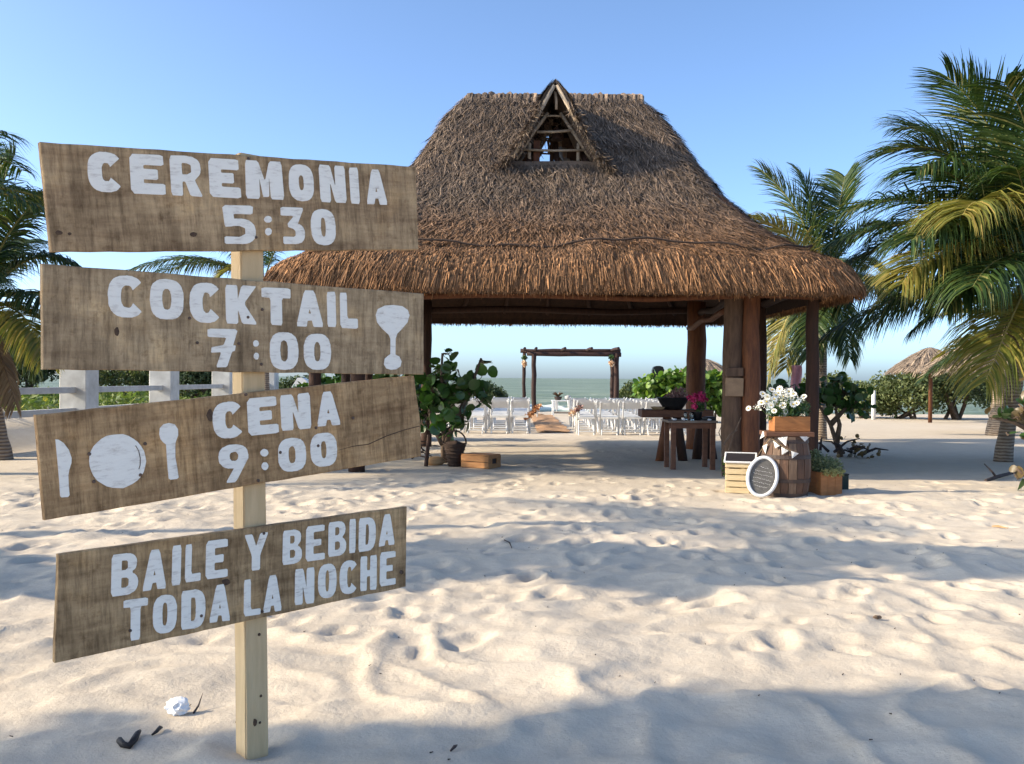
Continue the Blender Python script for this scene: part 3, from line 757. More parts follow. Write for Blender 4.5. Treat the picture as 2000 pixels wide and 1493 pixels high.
def radial(crown, n, length, el0, el1, seed, kinds='g'):
    rg = random.Random(seed); out = []
    for i in range(n):
        az = 2 * math.pi * (i + rg.random() * .6) / n; el = R(rg.uniform(el0, el1)); L = length * rg.uniform(.8, 1.1)
        d = Vector((math.cos(az) * math.cos(el), math.sin(az) * math.cos(el), math.sin(el)))
        out.append((crown + d * L * .55, crown + Vector((d.x, d.y, 0)).normalized() * L * .93 * math.cos(el * .6) + Vector((0, 0, L * (math.sin(el) * .75 - .28))), rg.choice(kinds)))
    return out

# big palm on the right
YP = 15.2
bp = ground_pt(1958, 901)
cr = at(2015, 545, YP)
palm('tall leafy coconut palm at the right edge, its fronds reaching over the sand', bp, cr, ff([
    ((1985, 260, -.3), (1850, 150, -.5), 'g', .15),
    ((1990, 300, .4), (1890, 170, .9), 'g', .25),
    ((1900, 230, .2), (1735, 300, .3), 'g', .25),
    ((1880, 300, -1.0), (1790, 330, -1.7), 'g', .5),
    ((1850, 330, -.5), (1655, 415, -.8), 'g', .4),
    ((1830, 400, .8), (1650, 520, 1.4), 'g', .5),
    ((1840, 420, -1.2), (1762, 555, -1.8), 'y', .5),
    ((1800, 530, 0), (1600, 665, .2), 'g', .75),
    ((1850, 520, 1.2), (1690, 640, 2.0), 'g', .6),
    ((2000, 560, -1.6), (1925, 745, -2.2), 'y', .5),
    ((1930, 330, -1.6), (1880, 420, -2.6), 'y', .5),
    ((2040, 250, -.8), (1960, 160, -1.8), 'g', .3),
    ((2060, 300, .9), (2050, 170, 1.6), 'g', .3),
    ((2130, 300, 0), (2240, 220, .2), 'g', .35),
    ((2180, 400, .5), (2370, 440, .7), 'g', .45),
    ((2170, 480, -.8), (2330, 620, -1.2), 'g', .6),
    ((2080, 450, 1.5), (2120, 520, 2.8), 'g', .6),
    ((1960, 420, 1.8), (1850, 480, 2.9), 'g', .6),
    ((1940, 480, -1.0), (1850, 600, -1.7), 'g', .6),
    ((2070, 540, -1.0), (2110, 760, -1.6), 'y', .5),
    ((1960, 380, .6), (1830, 420, .9), 'g', .5),
    ((1930, 520, .6), (1790, 640, .9), 'g', .7),
    ((2010, 380, -1.2), (1985, 330, -2.4), 'g', .5),
    ((1860, 380, .3), (1640, 470, .6), 'g', .55),
    ((1850, 460, -.6), (1640, 590, -.9), 'g', .7),
    ((1880, 250, .8), (1765, 250, 1.4), 'g', .3),
    ((1900, 380, -1.4), (1780, 470, -2.3), 'g', .6),
    ((1930, 300, 1.2), (1830, 340, 2.2), 'g', .5),
    ((1920, 440, 1.5), (1760, 560, 2.4), 'g', .7),
    ((1960, 460, -1.8), (1900, 560, -2.8), 'g', .7),
    ((2000, 400, .2), (1930, 470, .2), 'g', .6),
    ((1990, 570, .3), (1925, 690, .5), 'd', .5),
    ((2040, 570, .2), (2060, 720, .5), 'd', .5),
], YP), .135, .12, .84, nleaf=128)
# second palm on the right, trunk lit, further back
b2 = at(1948, 842, 23.6); b2.z = gz(b2.x, b2.y)
c2 = at(1968, 640, 24.0)
palm('sunlit stout coconut palm trunk behind the right edge palm', b2, c2, radial(c2, 13, 2.2, -25, 60, 5, 'gggy'), .27, .17, .6, nleaf=110)
# palm behind the palapa roof
YB = 21.5
b3 = at(1603, 852, YB); b3.z = gz(b3.x, YB)
c3 = at(1608, 575, YB)
palm('coconut palm growing just behind the right side of the palapa roof', b3, c3, ff([
    ((1590, 420, 0), (1490, 335, 0), 'g', .15),
    ((1560, 440, -.4), (1468, 425, -.6), 'y', .3),
    ((1600, 400, .3), (1560, 340, .5), 'g', .2),
    ((1640, 400, .2), (1650, 345, .4), 'g', .2),
    ((1660, 430, -.3), (1720, 440, -.5), 'g', .4),
    ((1690, 500, 0), (1760, 600, 0), 'g', .6),
    ((1540, 560, -.5), (1500, 735, -.7), 'y', .5),
    ((1560, 590, -.3), (1535, 720, -.9), 'y', .4),
    ((1570, 520, 1.0), (1500, 640, 1.8), 'g', .6),
    ((1640, 560, -.6), (1660, 700, -1.0), 'g', .6),
    ((1600, 560, -1), (1580, 700, -1.8), 'g', .6),
    ((1650, 480, 1), (1700, 520, 1.9), 'g', .6),
], YB), .13, .10, .76, nleaf=140)
# left palm
YL = 15.2
b4 = ground_pt(4, 898)
c4 = at(-45, 610, YL - .2)
palm('coconut palm cut off by the left edge, beside the whitewashed fence', b4, c4, ff([
    ((-20, 400, 0), (30, 300, .2), 'g', .2),
    ((10, 420, -.4), (95, 380, -.7), 'g', .5),
    ((60, 440, .2), (175, 540, .4), 'g', .5),
    ((70, 520, -.5), (190, 660, -.8), 'g', .6),
    ((40, 560, -1), (90, 700, -1.4), 'y', .5),
    ((20, 600, .6), (70, 730, 1.0), 'g', .6),
    ((-60, 400, .6), (-40, 290, 1.0), 'g', .3),
    ((-140, 430, 0), (-280, 420, 0), 'g', .4),
    ((-160, 520, -.5), (-320, 640, -.8), 'g', .6),
    ((-80, 460, 1.4), (-90, 480, 2.6), 'g', .5),
    ((-60, 480, -1.3), (-80, 560, -2.4), 'g', .5),
    ((0, 480, 1.0), (60, 470, 2.0), 'g', .5),
    ((-10, 640, -.3), (30, 790, -.4), 'd', .5),
], YL), .16, .11, .62, nleaf=160)
# palm behind the sign
YS = 26
b5 = at(522, 836, YS); b5.z = gz(b5.x, YS)
c5 = at(515, 560, YS)
palm('distant coconut palm half hidden behind the wooden signpost', b5, c5, ff([
    ((400, 470, 0), (255, 530, 0), 'g', .5),
    ((420, 480, .6), (300, 540, 1.0), 'g', .5),
    ((450, 440, -.5), (360, 470, -.8), 'g', .5),
    ((460, 500, -.6), (425, 545, -.9), 'y', .3),
    ((540, 440, 0), (600, 450, 0), 'g', .5),
    ((600, 480, 0), (740, 560, 0), 'g', .5),
    ((560, 560, 0), (620, 680, 0), 'g', .5),
    ((470, 560, .4), (420, 660, .6), 'g', .5),
    ((510, 460, 1), (520, 420, 2), 'g', .5),
], YS), .10, .08, .62, nleaf=120)

# ------------------------------------------------------------------ broad-leaved shrubs
def leaf_disc(n=9, fold=.18):
    vs_ = [(0, 0, 0)]
    for k in range(n):
        a = 2 * math.pi * k / n
        r = .5 * (1 + .06 * math.cos(2 * a))
        x, y = r * math.cos(a), r * math.sin(a)
        vs_.append((x, y + .5, abs(x) * fold + .05 * math.sin(a * 2)))
    vs_[0] = (0, .5, -.02)
    return vs_, [(0, 1 + k, 1 + (k + 1) % n) for k in range(n)]
LD_V, LD_F = leaf_disc()
LEAF_ME = {}
def leaf_mesh(matname):
    if matname not in LEAF_ME:
        me = bpy.data.meshes.new('leaf'); me.from_pydata(LD_V, [], LD_F); me.materials.append(MAT[matname])
        me.polygons.foreach_set('use_smooth', [True] * len(me.polygons)); LEAF_ME[matname] = me
    return LEAF_ME[matname]
def rand_rot(rg, up=.5):
    n_ = Vector((rg.gauss(0, 1), rg.gauss(0, 1), rg.gauss(0, 1) + up)).normalized()
    return n_.to_track_quat('Z', 'Y').to_matrix() @ Matrix.Rotation(rg.uniform(0, 6.28), 3, 'Z')
def put_leaf(parent, pos, rot, size, matname):
    o = bpy.data.objects.new('leaf', leaf_mesh(matname))
    link(o, parent, Matrix.Translation(Vector(pos)) @ rot.to_4x4() @ Matrix.Scale(size, 4))
    return o
LDV = np.array(LD_V); LDF = np.array(LD_F)
def leaf_cloud(P, sizes, seed, up=.5, tpl=None):
    """one mesh of many discs"""
    rg = random.Random(seed); V, Fc = [], []
    for i, (p, s) in enumerate(zip(P, sizes)):
        m = np.array(rand_rot(rg, up)); V.append((LDV * s) @ m.T + np.array(p)); Fc.append(LDF + i * len(LDV))
    return np.concatenate(V), np.concatenate(Fc)
def quad_cloud(P, size, seed, aspect=.45, up=.4):
    """many small pointed leaves, numpy"""
    rg = np.random.RandomState(seed); n = len(P)
    N = nrm(rg.normal(0, 1, (n, 3)) + np.array([[0, 0, up]])); A = nrm(np.cross(N, rg.normal(0, 1, (n, 3)))); B_ = np.cross(N, A)
    s = (size * rg.uniform(.6, 1.3, n))[:, None]
    V = np.stack([P - A * s * .5, P + B_ * s * aspect * .5, P + A * s * .5 + N * s * .1, P - B_ * s * aspect * .5], 1).reshape(-1, 3)
    return V, np.arange(n)[:, None] * 4 + np.array([[0, 1, 2, 3]])
def clump_points(centres, n, seed, hollow=.45):
    rg = np.random.RandomState(seed)
    w = np.array([c[1] ** 2 for c in centres]); w = w / w.sum()
    ci = rg.choice(len(centres), n, p=w)
    d = nrm(rg.normal(0, 1, (n, 3))); r = (hollow + (1 - hollow) * rg.rand(n) ** .6)[:, None]
    C = np.array([list(c[0]) for c in centres])[ci]; Rr = np.array([c[1] for c in centres])[ci][:, None]
    return C + d * r * Rr * np.array([[1, 1, .85]])
def shrub(name, label, base, w, h, nleaf, size, mat, seed, group=None, cat='shrub', d=None):
    base = Vector(base); rg = random.Random(seed); d = d or w * .7
    t = thing(name, label, cat, base, group)
    cs = []
    for i in range(24):
        a = rg.uniform(0, 6.28); q = rg.random() ** .5
        x, y = math.cos(a) * q * w * .40, math.sin(a) * q * d * .40
        zz = h * (.20 + .62 * math.sqrt(max(0, 1 - (q * .97) ** 2)) * rg.uniform(.45, 1.1))
        cs.append((base + Vector((x, y, zz)), min(w, h * 1.4) * rg.uniform(.16, .27)))
    P = clump_points(cs, nleaf, seed); P[:, 2] = np.maximum(P[:, 2], base.z + .02)
    V, Fc = quad_cloud(P, size, seed, .55)
    mesh_obj('foliage', V, Fc, MAT[mat], t)
    mb = MB()
    for i in range(7):
        c = rg.choice(cs)[0]; mb.tube([base + Vector((rg.uniform(-.12, .12) * w, rg.uniform(-.1, .1) * d, -.05)), base.lerp(c, .5) + Vector((rg.uniform(-.1, .1), 0, .05)), c], [.03 * h, .02 * h, .008 * h], 5)
    mb.build('branches', MAT['twig'], t)
    return t
def sea_grape(label, base, clumps, nleaf, lsize, mats, seed, stems, trunk_r=.05, individual=True, up=.5, cat='shrub'):
    base = Vector(base); rg = random.Random(seed)
    t = thing('sea_grape', label, cat, base, 'sea grape shrubs')
    for st in stems:
        pts = [Vector(p) for p in st]; n = len(pts)
        MB().tube(pts, [trunk_r * (1 - .7 * i / (n - 1)) for i in range(n)], 7, wob=.2).build('stem', MAT['twig'], t, smooth=True)
    P = clump_points(clumps, nleaf, seed, .25)
    if individual:
        mb = MB()
        for p in P:
            p = Vector(p); m = rg.choice(mats)
            if p.z < base.z + .06: p.z = base.z + .06 + rg.random() * .1
            put_leaf(t, p, rand_rot(rg, up), lsize * rg.uniform(.65, 1.2), m)
            c = min(clumps, key=lambda c: (Vector(c[0]) - p).length)
            mb.tube([Vector(c[0]), (Vector(c[0]) + p) / 2 + Vector((0, 0, -.03)), p], [.008, .006, .004], 4, cap=False)
        mb.build('twigs', MAT['twig'], t, kind='stuff')
    else:
        k = len(P) // len(mats)
        for i, mt in enumerate(mats):
            V, Fc = leaf_cloud(P[i * k:(i + 1) * k], [lsize * rg.uniform(.6, 1.2) for _ in range(k)], seed + i, up)
            mesh_obj('foliage', V, Fc, MAT[mt], t, smooth=True, kind='stuff')
    return t
def pc(lst, Y):   # pixel clumps -> world clumps
    return [(at(x, y, Y + dy), r / F_PX * Y) for (x, y, dy, r) in lst]
# left sea grape in front of the palapa
YG = 14.9
gb_ = ground_pt(868, 906); gb_.y = YG; gb_.x = at(868, 906, YG).x; gb_.z = gz(gb_.x, YG)
sea_grape('dark green sea grape with big round leaves beside the low wooden crate', gb_,
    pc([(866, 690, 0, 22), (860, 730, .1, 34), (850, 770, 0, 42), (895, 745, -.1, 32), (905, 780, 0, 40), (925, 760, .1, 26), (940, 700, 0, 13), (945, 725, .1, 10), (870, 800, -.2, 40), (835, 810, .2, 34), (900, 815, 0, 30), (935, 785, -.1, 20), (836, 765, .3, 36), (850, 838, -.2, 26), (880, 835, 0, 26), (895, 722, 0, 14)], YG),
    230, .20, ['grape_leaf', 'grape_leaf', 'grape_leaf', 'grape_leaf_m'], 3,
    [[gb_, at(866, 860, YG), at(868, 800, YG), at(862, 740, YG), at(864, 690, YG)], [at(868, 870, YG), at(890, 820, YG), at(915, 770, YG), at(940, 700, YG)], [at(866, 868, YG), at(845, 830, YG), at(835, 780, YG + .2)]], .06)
# sea grape right behind the corner posts
YG2 = 16.6
g2 = on_ground(1642, 889); g2.y = YG2; g2.x = at(1642, 889, YG2).x; g2.z = gz(g2.x, YG2)
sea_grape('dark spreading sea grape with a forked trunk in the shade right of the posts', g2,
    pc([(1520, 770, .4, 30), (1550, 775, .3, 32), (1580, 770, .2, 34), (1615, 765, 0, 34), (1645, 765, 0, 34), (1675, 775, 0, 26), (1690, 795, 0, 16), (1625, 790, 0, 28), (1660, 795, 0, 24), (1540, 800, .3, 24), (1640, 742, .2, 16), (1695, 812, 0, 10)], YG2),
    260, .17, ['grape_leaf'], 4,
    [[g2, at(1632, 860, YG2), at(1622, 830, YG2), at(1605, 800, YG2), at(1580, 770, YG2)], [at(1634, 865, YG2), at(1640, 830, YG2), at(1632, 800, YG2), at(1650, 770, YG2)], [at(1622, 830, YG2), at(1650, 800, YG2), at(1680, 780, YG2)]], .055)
lb = Vector((at(720, 800, 20.2).x, 20.2, 0))
sea_grape('dense dark sea grape thicket behind the palapa left of the rear post', lb,
    pc([(600, 775, .6, 40), (640, 765, .4, 45), (690, 760, 0, 45), (740, 755, 0, 45), (790, 760, 0, 42), (820, 775, .3, 30), (700, 800, 0, 45), (760, 800, 0, 45), (640, 805, 0, 45), (810, 810, 0, 36)], 20.2),
    1300, .2, ['grape_leaf', 'grape_leaf'], 19, [[lb + Vector((dx, 0, 0)), lb + Vector((dx * 1.1, 0, .7))] for dx in (-1, -.3, .4, 1)], .05, False)
# brushwood at its foot
db = thing('dead_branch_pile', 'low dark tangle of fallen branches at the foot of the forked sea grape', 'branches', g2 + Vector((.1, -.2, 0)))
for i in range(9):
    s = g2 + Vector((rng.uniform(-.5, .4), rng.uniform(-.4, .2), .04 + rng.random() * .12)); e = s + Vector((rng.uniform(-.7, .7), rng.uniform(-.3, .3), rng.uniform(-.05, .25)))
    MB().tube([s, s.lerp(e, .5) + Vector((0, 0, .06)), e], [.028, .02, .008], 5, wob=.3).build('branch', MAT['twig_dark'], db)
P = clump_points([(g2 + Vector((.15, -.1, .15)), .3), (g2 + Vector((.4, -.2, .1)), .22)], 40, 8)
P[:, 2] = np.maximum(P[:, 2], g2.z + .04)
for p in P: put_leaf(db, p, rand_rot(rng, .6), .08, 'grape_leaf_r')
# right edge sea grape
YG3 = 11.6
g3 = at(2060, 930, YG3); g3.z = gz(g3.x, g3.y)
sea_grape('reddish green sea grape reaching in from the right edge in front of the palm trunk', g3,
    pc([(1995, 775, 0, 18), (2010, 800, 0, 30), (1985, 815, -.1, 22), (1960, 815, 0, 18), (1935, 815, 0, 14), (2000, 850, 0, 24), (1965, 845, -.1, 18), (2040, 780, 0, 50), (2070, 830, 0, 50), (2050, 740, 0, 36), (1985, 930, -.3, 14), (2010, 935, -.3, 20)], YG3),
    120, .155, ['grape_leaf_r', 'grape_leaf', 'grape_leaf_r', 'grape_leaf'], 6,
    [[g3, at(2040, 870, YG3), at(2020, 820, YG3), at(1990, 790, YG3)], [at(2030, 850, YG3), at(1980, 825, YG3), at(1935, 815, YG3)], [at(2040, 930, YG3 - .2), at(2000, 928, YG3 - .3), at(1985, 915, YG3 - .3)]], .04)
# driftwood below it
dw = ground_pt(1945, 940); t = thing('driftwood_branch', 'dark forked driftwood branch lying on shaded sand near the right edge', 'driftwood', dw)
MB().tube([ground_pt(1925, 941) + Vector((0, 0, .02)), ground_pt(1950, 937) + Vector((0, 0, .05)), ground_pt(1985, 930) + Vector((0, 0, .06))], [.022, .03, .02], 6, wob=.3).build('limb', MAT['twig_dark'], t)
MB().tube([ground_pt(1945, 938) + Vector((0, 0, .05)), at(1938, 922, dw.y), at(1922, 906, dw.y + .05)], [.018, .014, .006], 5, wob=.3).build('twig', MAT['twig_dark'], t)
# bright hedge behind the chairs on the right
hb = at(1335, 800, 29.5); hb.z = gz(hb.x, 29.5)
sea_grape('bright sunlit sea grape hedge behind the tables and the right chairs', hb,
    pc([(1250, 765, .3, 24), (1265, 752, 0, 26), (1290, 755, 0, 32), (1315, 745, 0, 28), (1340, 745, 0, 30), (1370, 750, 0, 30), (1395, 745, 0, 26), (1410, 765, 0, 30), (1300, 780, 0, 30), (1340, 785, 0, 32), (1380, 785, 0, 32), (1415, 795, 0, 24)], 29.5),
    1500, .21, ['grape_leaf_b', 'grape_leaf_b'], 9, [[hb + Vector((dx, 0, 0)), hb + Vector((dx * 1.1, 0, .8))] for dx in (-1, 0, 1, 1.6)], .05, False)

# dune shrubs
def sh(label, px, py, Y, wpx, hpx, n, size, mat, seed):
    b0 = at(px, py, Y); b0.z = gz(b0.x, Y) if Y < 60 else 0
    return shrub('dune_shrub', label, b0, wpx / F_PX * Y, hpx / F_PX * Y, n, size, mat, seed, 'dune shrubs')
sh('large dark rounded shrub behind the small thatched parasol on the right', 1872, 817, 33, 190, 134, 9000, .13, 'shrub_d', 1)
sh('olive green shrub with bare brown base left of the small parasol pole', 1772, 817, 33.5, 150, 98, 7000, .13, 'shrub', 2)
sh('low green shrub by the white marker post', 1690, 815, 34, 130, 66, 5000, .13, 'shrub', 3)
sh('pale green shrub far behind the forked sea grape', 1610, 812, 38, 130, 80, 5000, .14, 'shrub', 4)
sh('dark shrub at the shoreline left of the pergola posts', 945, 800, 38, 110, 56, 5000, .13, 'shrub_d', 5)
sh('soft green shrub at the shoreline right of the pergola', 1245, 800, 39, 110, 60, 5000, .13, 'shrub', 6)
sh('dark shrub at the shore farther left of the chairs', 850, 800, 40, 120, 60, 4000, .13, 'shrub_d', 16)
sh('dark green bush right behind the whitewashed fence at the far left', 45, 790, 32, 170, 135, 8000, .13, 'shrub_d', 7)
sh('grey green bush behind the second bay of the fence', 235, 790, 34, 200, 98, 7000, .13, 'shrub', 8)
sh('dark bush behind the fence near the signpost pole', 390, 790, 33, 160, 90, 6000, .13, 'shrub_d', 9)
sh('dark bush behind the signpost right of its pole', 600, 800, 36, 150, 72, 6000, .13, 'shrub_d', 10)
sh('dark bush farther right behind the tilted dinner board', 720, 800, 36, 150, 76, 6000, .13, 'shrub_d', 11)
sh('green bush at the far left edge behind the palm', -90, 790, 30, 200, 100, 6000, .13, 'shrub', 12)
# ground cover behind the fence
n = 26000
gx = nr.uniform(-30, -10.6, n); gy = nr.uniform(16, 48, n)
gz_ = base_height(gx, gy) + np.abs(vnoise(gx * .7, gy * .7, 77)) * .55 * nr.rand(n) + .03
V, Fc = quad_cloud(np.stack([gx, gy, gz_], -1), np.full(n, .2), 5, .6, 1.0)
gc = mesh_obj('ground_cover', V, Fc, MAT['cover'])
tag(gc, 'low green and yellow dune creepers covering the ground behind the fence', 'plants', kind='stuff')

# trees left of the frame that shade the sand
def shade_tree(label, x, y, h, ry, rx, n, seed, zr=1.2):
    rg = random.Random(seed); b0 = Vector((x, y, gz(x, y)))
    cl = []
    for i in range(34):
        cl.append((b0 + Vector((rg.uniform(-1, 1) * rx, rg.uniform(-1, 1) * ry * .75, h + rg.uniform(-1, 1) * zr)), rg.uniform(.4, .6) * min(1, ry + .2)))
    return sea_grape(label, b0, cl, n, .24, ['grape_leaf', 'grape_leaf'], seed, [[b0, b0 + Vector((.1, .05, h * .5)), b0 + Vector((0, 0, h))]] + [[b0 + Vector((.05, 0, h * .5)), c[0]] for c in cl[:6]], .11, False, cat='tree')
shade_tree('tall broad-leaved tree left of the frame, shading the signpost and the near sand', -11.5, 1.42, 6.5, .85, 1.6, 3600, 31, 1.9)
shade_tree('tall sea grape tree left of the frame, shading a band of sand before the palapa', -8.6, 5.75, 4.2, .6, 2.2, 4200, 32, 2.3)
cs_ = Vector((-11.5, 7.4, 6.6))
palm('slim tall coconut palm standing left of the frame', Vector((-11.3, 7.2, 0)), cs_, radial(cs_, 11, 2.0, -10, 60, 8, 'g'), .15, .11, .6, nleaf=40)
cs_ = Vector((-8.2, 12.6, 3.9))
palm('leafy coconut palm left of the frame beside the palapa corner', Vector((-8.0, 12.7, 0)), cs_, radial(cs_, 14, 2.3, -15, 55, 9, 'g'), .16, .12, .6, nleaf=50)

# ------------------------------------------------------------------ whitewashed fence
fx = -9.9
fence = thing('fence', 'whitewashed masonry fence with square columns and two grey rails at left', 'fence', (fx, 20, .45))
cy = [20.0, 24.4, 29.2, 34.5, 15.6]
fxs = [at(155, 780, 20).x, at(321, 780, 24.4).x, at(437, 780, 29.2).x, at(545, 780, 36).x, at(155, 780, 20).x - .3]
for x, y in zip(fxs, cy):
    g = gz(x, y)
    MB().box((x, y, (g - .2 + 1.75) / 2), (.58, .62, 1.75 - g + .2), None, .015).build('column', MAT['masonry'], fence)
order = [4, 0, 1, 2, 3]
for a, b_ in zip(order[:-1], order[1:]):
    pa, pb = Vector((fxs[a], cy[a] + .3, 0)), Vector((fxs[b_], cy[b_] - .3, 0))
    for z, hh in ((1.07, .13), (.62, .13)):
        mid = (pa + pb) / 2; d = pb - pa
        MB().box((mid.x, mid.y, z), (.16, d.length, hh), Matrix.Rotation(math.atan2(-d.x, d.y), 3, 'Z'), .008).build('rail', MAT['rail'], fence)
tt_ = at(588, 748, 30); tw = thing('white_tarp', 'small white canvas cover showing between the second and third sign boards', 'tarp', (tt_.x, 30, gz(tt_.x, 30)))
pz = [at(571, 757, 30), at(603, 756, 30), at(600, 743, 30), at(592, 738, 30), at(583, 738, 30)]
vv = [p + Vector((0, -.15, 0)) for p in pz] + [p + Vector((0, .35, 0)) for p in pz]
gb0 = gz(tt_.x, 30)
mb = MB().add(vv, [(0, 1, 2, 3, 4), (9, 8, 7, 6, 5)] + [(i, i + 5, (i + 1) % 5 + 5, (i + 1) % 5) for i in range(5)]); mb.build('cover', MAT['canvas'], tw)
for i in (0, 1):
    for yy in (-.1, .3): MB().tube([(pz[i].x * .995, 30 + yy, gb0 - .05), (pz[i].x * .995, 30 + yy, pz[i].z + .02)], .02, 6).build('leg', MAT['rail'], tw)

# ------------------------------------------------------------------ thatched parasols
def parasol(label, px, Y, rim_r, z_rim, z_top, post_r, seed):
    x = at(px, 740, Y).x; g = gz(x, Y); rg = np.random.RandomState(seed)
    t = thing('thatched_parasol', label, 'parasol', (x, Y, g), 'thatched parasols')
    MB().tube([(x, Y, g - .1), (x + .01, Y, g + (z_top - g) * .5), (x, Y, z_top - .1)], [post_r, post_r, post_r * .9], 9, wob=.1).build('pole', MAT['trunk_red'], t, smooth=True)
    n_, nlv = 40, 8
    G = np.zeros((nlv + 1, n_, 3))
    for l in range(nlv + 1):
        q = l / nlv
        for k in range(n_):
            a = 2 * math.pi * k / n_
            rr = (.04 + (rim_r - .04) * q) * (1 + .05 * math.sin(k * 1.7 + seed) * q)
            zz = z_top - (z_top - z_rim) * (q ** 1.25) - .10 * q * max(0, math.sin(k * 2.3 + seed))
            G[l, k] = (x + rr * math.cos(a), Y + rr * math.sin(a), zz)
    fc = [(l * n_ + k, l * n_ + (k + 1) % n_, (l + 1) * n_ + (k + 1) % n_, (l + 1) * n_ + k) for l in range(nlv) for k in range(n_)]
    cp = mesh_obj('canopy', G.reshape(-1, 3), fc, MAT['thatch_grey'], t, smooth=True)
    pos, dn, sd_, no = sample_surface(G, 3200, 0, nlv); no = np.where(no[:, 2:3] < 0, -no, no); n = len(pos)
    d2 = nrm(dn + sd_ * rg.normal(0, .15, (n, 1)) + no * .04); s2 = nrm(np.cross(d2, no))
    V, Fc = strand_mesh(pos + no * .01, d2, s2, no, rg.uniform(.2, .45, n), rg.uniform(.008, .02, n), rg.uniform(-.02, .02, n))
    mesh_obj('canopy_straw', V, Fc, MAT['thatch_grey'], cp, kind='stuff')
    mb = MB()
    for k in range(8):
        a = 2 * math.pi * k / 8; mb = MB().tube([(x, Y, z_top - .14), (x + rim_r * .85 * math.cos(a), Y + rim_r * .85 * math.sin(a), z_rim + (z_top - z_rim) * .12)], .022, 5); mb.build('rib', MAT['trunk_dark'], t)
parasol('small thatched parasol on a red-brown pole in front of the rounded shrub', 1817, 30.5, 1.15, 1.84, 2.52, .065, 1)
parasol('wide thatched parasol half hidden behind the drooping yellow palm frond', 1952, 24.5, 1.75, 1.78, 2.85, .09, 2)
parasol('far thatched parasol seen between the palapa posts above the hedge', 1376, 40, 1.3, 1.62, 2.3, .09, 3)
wp = at(1706, 815, 32.5)
g = gz(wp.x, 32.5)
tag(MB().tube([(wp.x, 32.5, g - .1), (wp.x, 32.5, g + .5), (wp.x, 32.5, at(1706, 763, 32.5).z)], [.075, .072, .07], 10).build('marker_post', MAT['white'], smooth=True), 'short white marker post standing on the sand before the far shrubs', 'post')

# ------------------------------------------------------------------ sign post
THETA = R(41)
dB = Vector((math.cos(THETA), math.sin(THETA), 0)); nB = Vector((math.sin(THETA), -math.cos(THETA), 0))
pb = on_ground(506, 1474); POST_S = .088
pl0 = pb + nB * (POST_S / 2)
def on_plane(px, py, off):
    v = ray(px, py); q = pl0 + nB * off; o_ = Vector((0, 0, CAM_H))
    return o_ + v * ((q - o_).dot(nB) / v.dot(nB))
sign = thing('signpost', 'wooden signpost with four hand-painted boards standing in the sand at left', 'signpost', (pb.x, pb.y, gz(pb.x, pb.y)))
Rp = Matrix((dB, -nB, Vector((0, 0, 1)))).transposed()
topc = on_plane(491, 302, -.001) - nB * POST_S / 2; botc = on_plane(505, 1474, -.001) - nB * POST_S / 2
mb = MB()
h = POST_S / 2
botc.z -= .25
vv = []
for c in (botc, topc):
    for (a, b_) in ((-h, -h), (h, -h), (h, h), (-h, h)): vv.append(c + dB * a - nB * b_)
bm = bmesh.new(); bv = [bm.verts.new(v) for v in vv]
for f in ((0, 3, 2, 1), (4, 5, 6, 7), (0, 1, 5, 4), (1, 2, 6, 5), (2, 3, 7, 6), (3, 0, 4, 7)): bm.faces.new([bv[i] for i in f])
bmesh.ops.subdivide_edges(bm, edges=[e for e in bm.edges if abs(e.verts[0].co.z - e.verts[1].co.z) > .5], cuts=12)
bmesh.ops.bevel(bm, geom=[e for e in bm.edges if abs(e.verts[0].co.z - e.verts[1].co.z) > .05], offset=.004, segments=2, affect='EDGES')
bm.verts.index_update()
Mp = Matrix.Translation(Vector((pb.x, pb.y, 0))) @ Rp.to_4x4()
po = mesh_obj('post', [v.co + Vector((rng.uniform(-.0012, .0012), rng.uniform(-.0012, .0012), 0)) for v in bm.verts], [[v.index for v in f.verts] for f in bm.faces], MAT['postwood'], sign, Mp)
bm.free()
for (px, py) in ((510, 1360), (508, 1412), (507, 1240), (508, 600)):
    p = on_plane(px, py, .0015)
    MB().tube([p - nB * .003, p + nB * .001], [.006, .004], 8).build('knot', MAT['knot'], po, Mp)
p = on_plane(498, 1412, .002); MB().blob(p, .012, 2, .3, (.6, .25, 1.2)).build('stain', MAT['knot'], po, Mp)

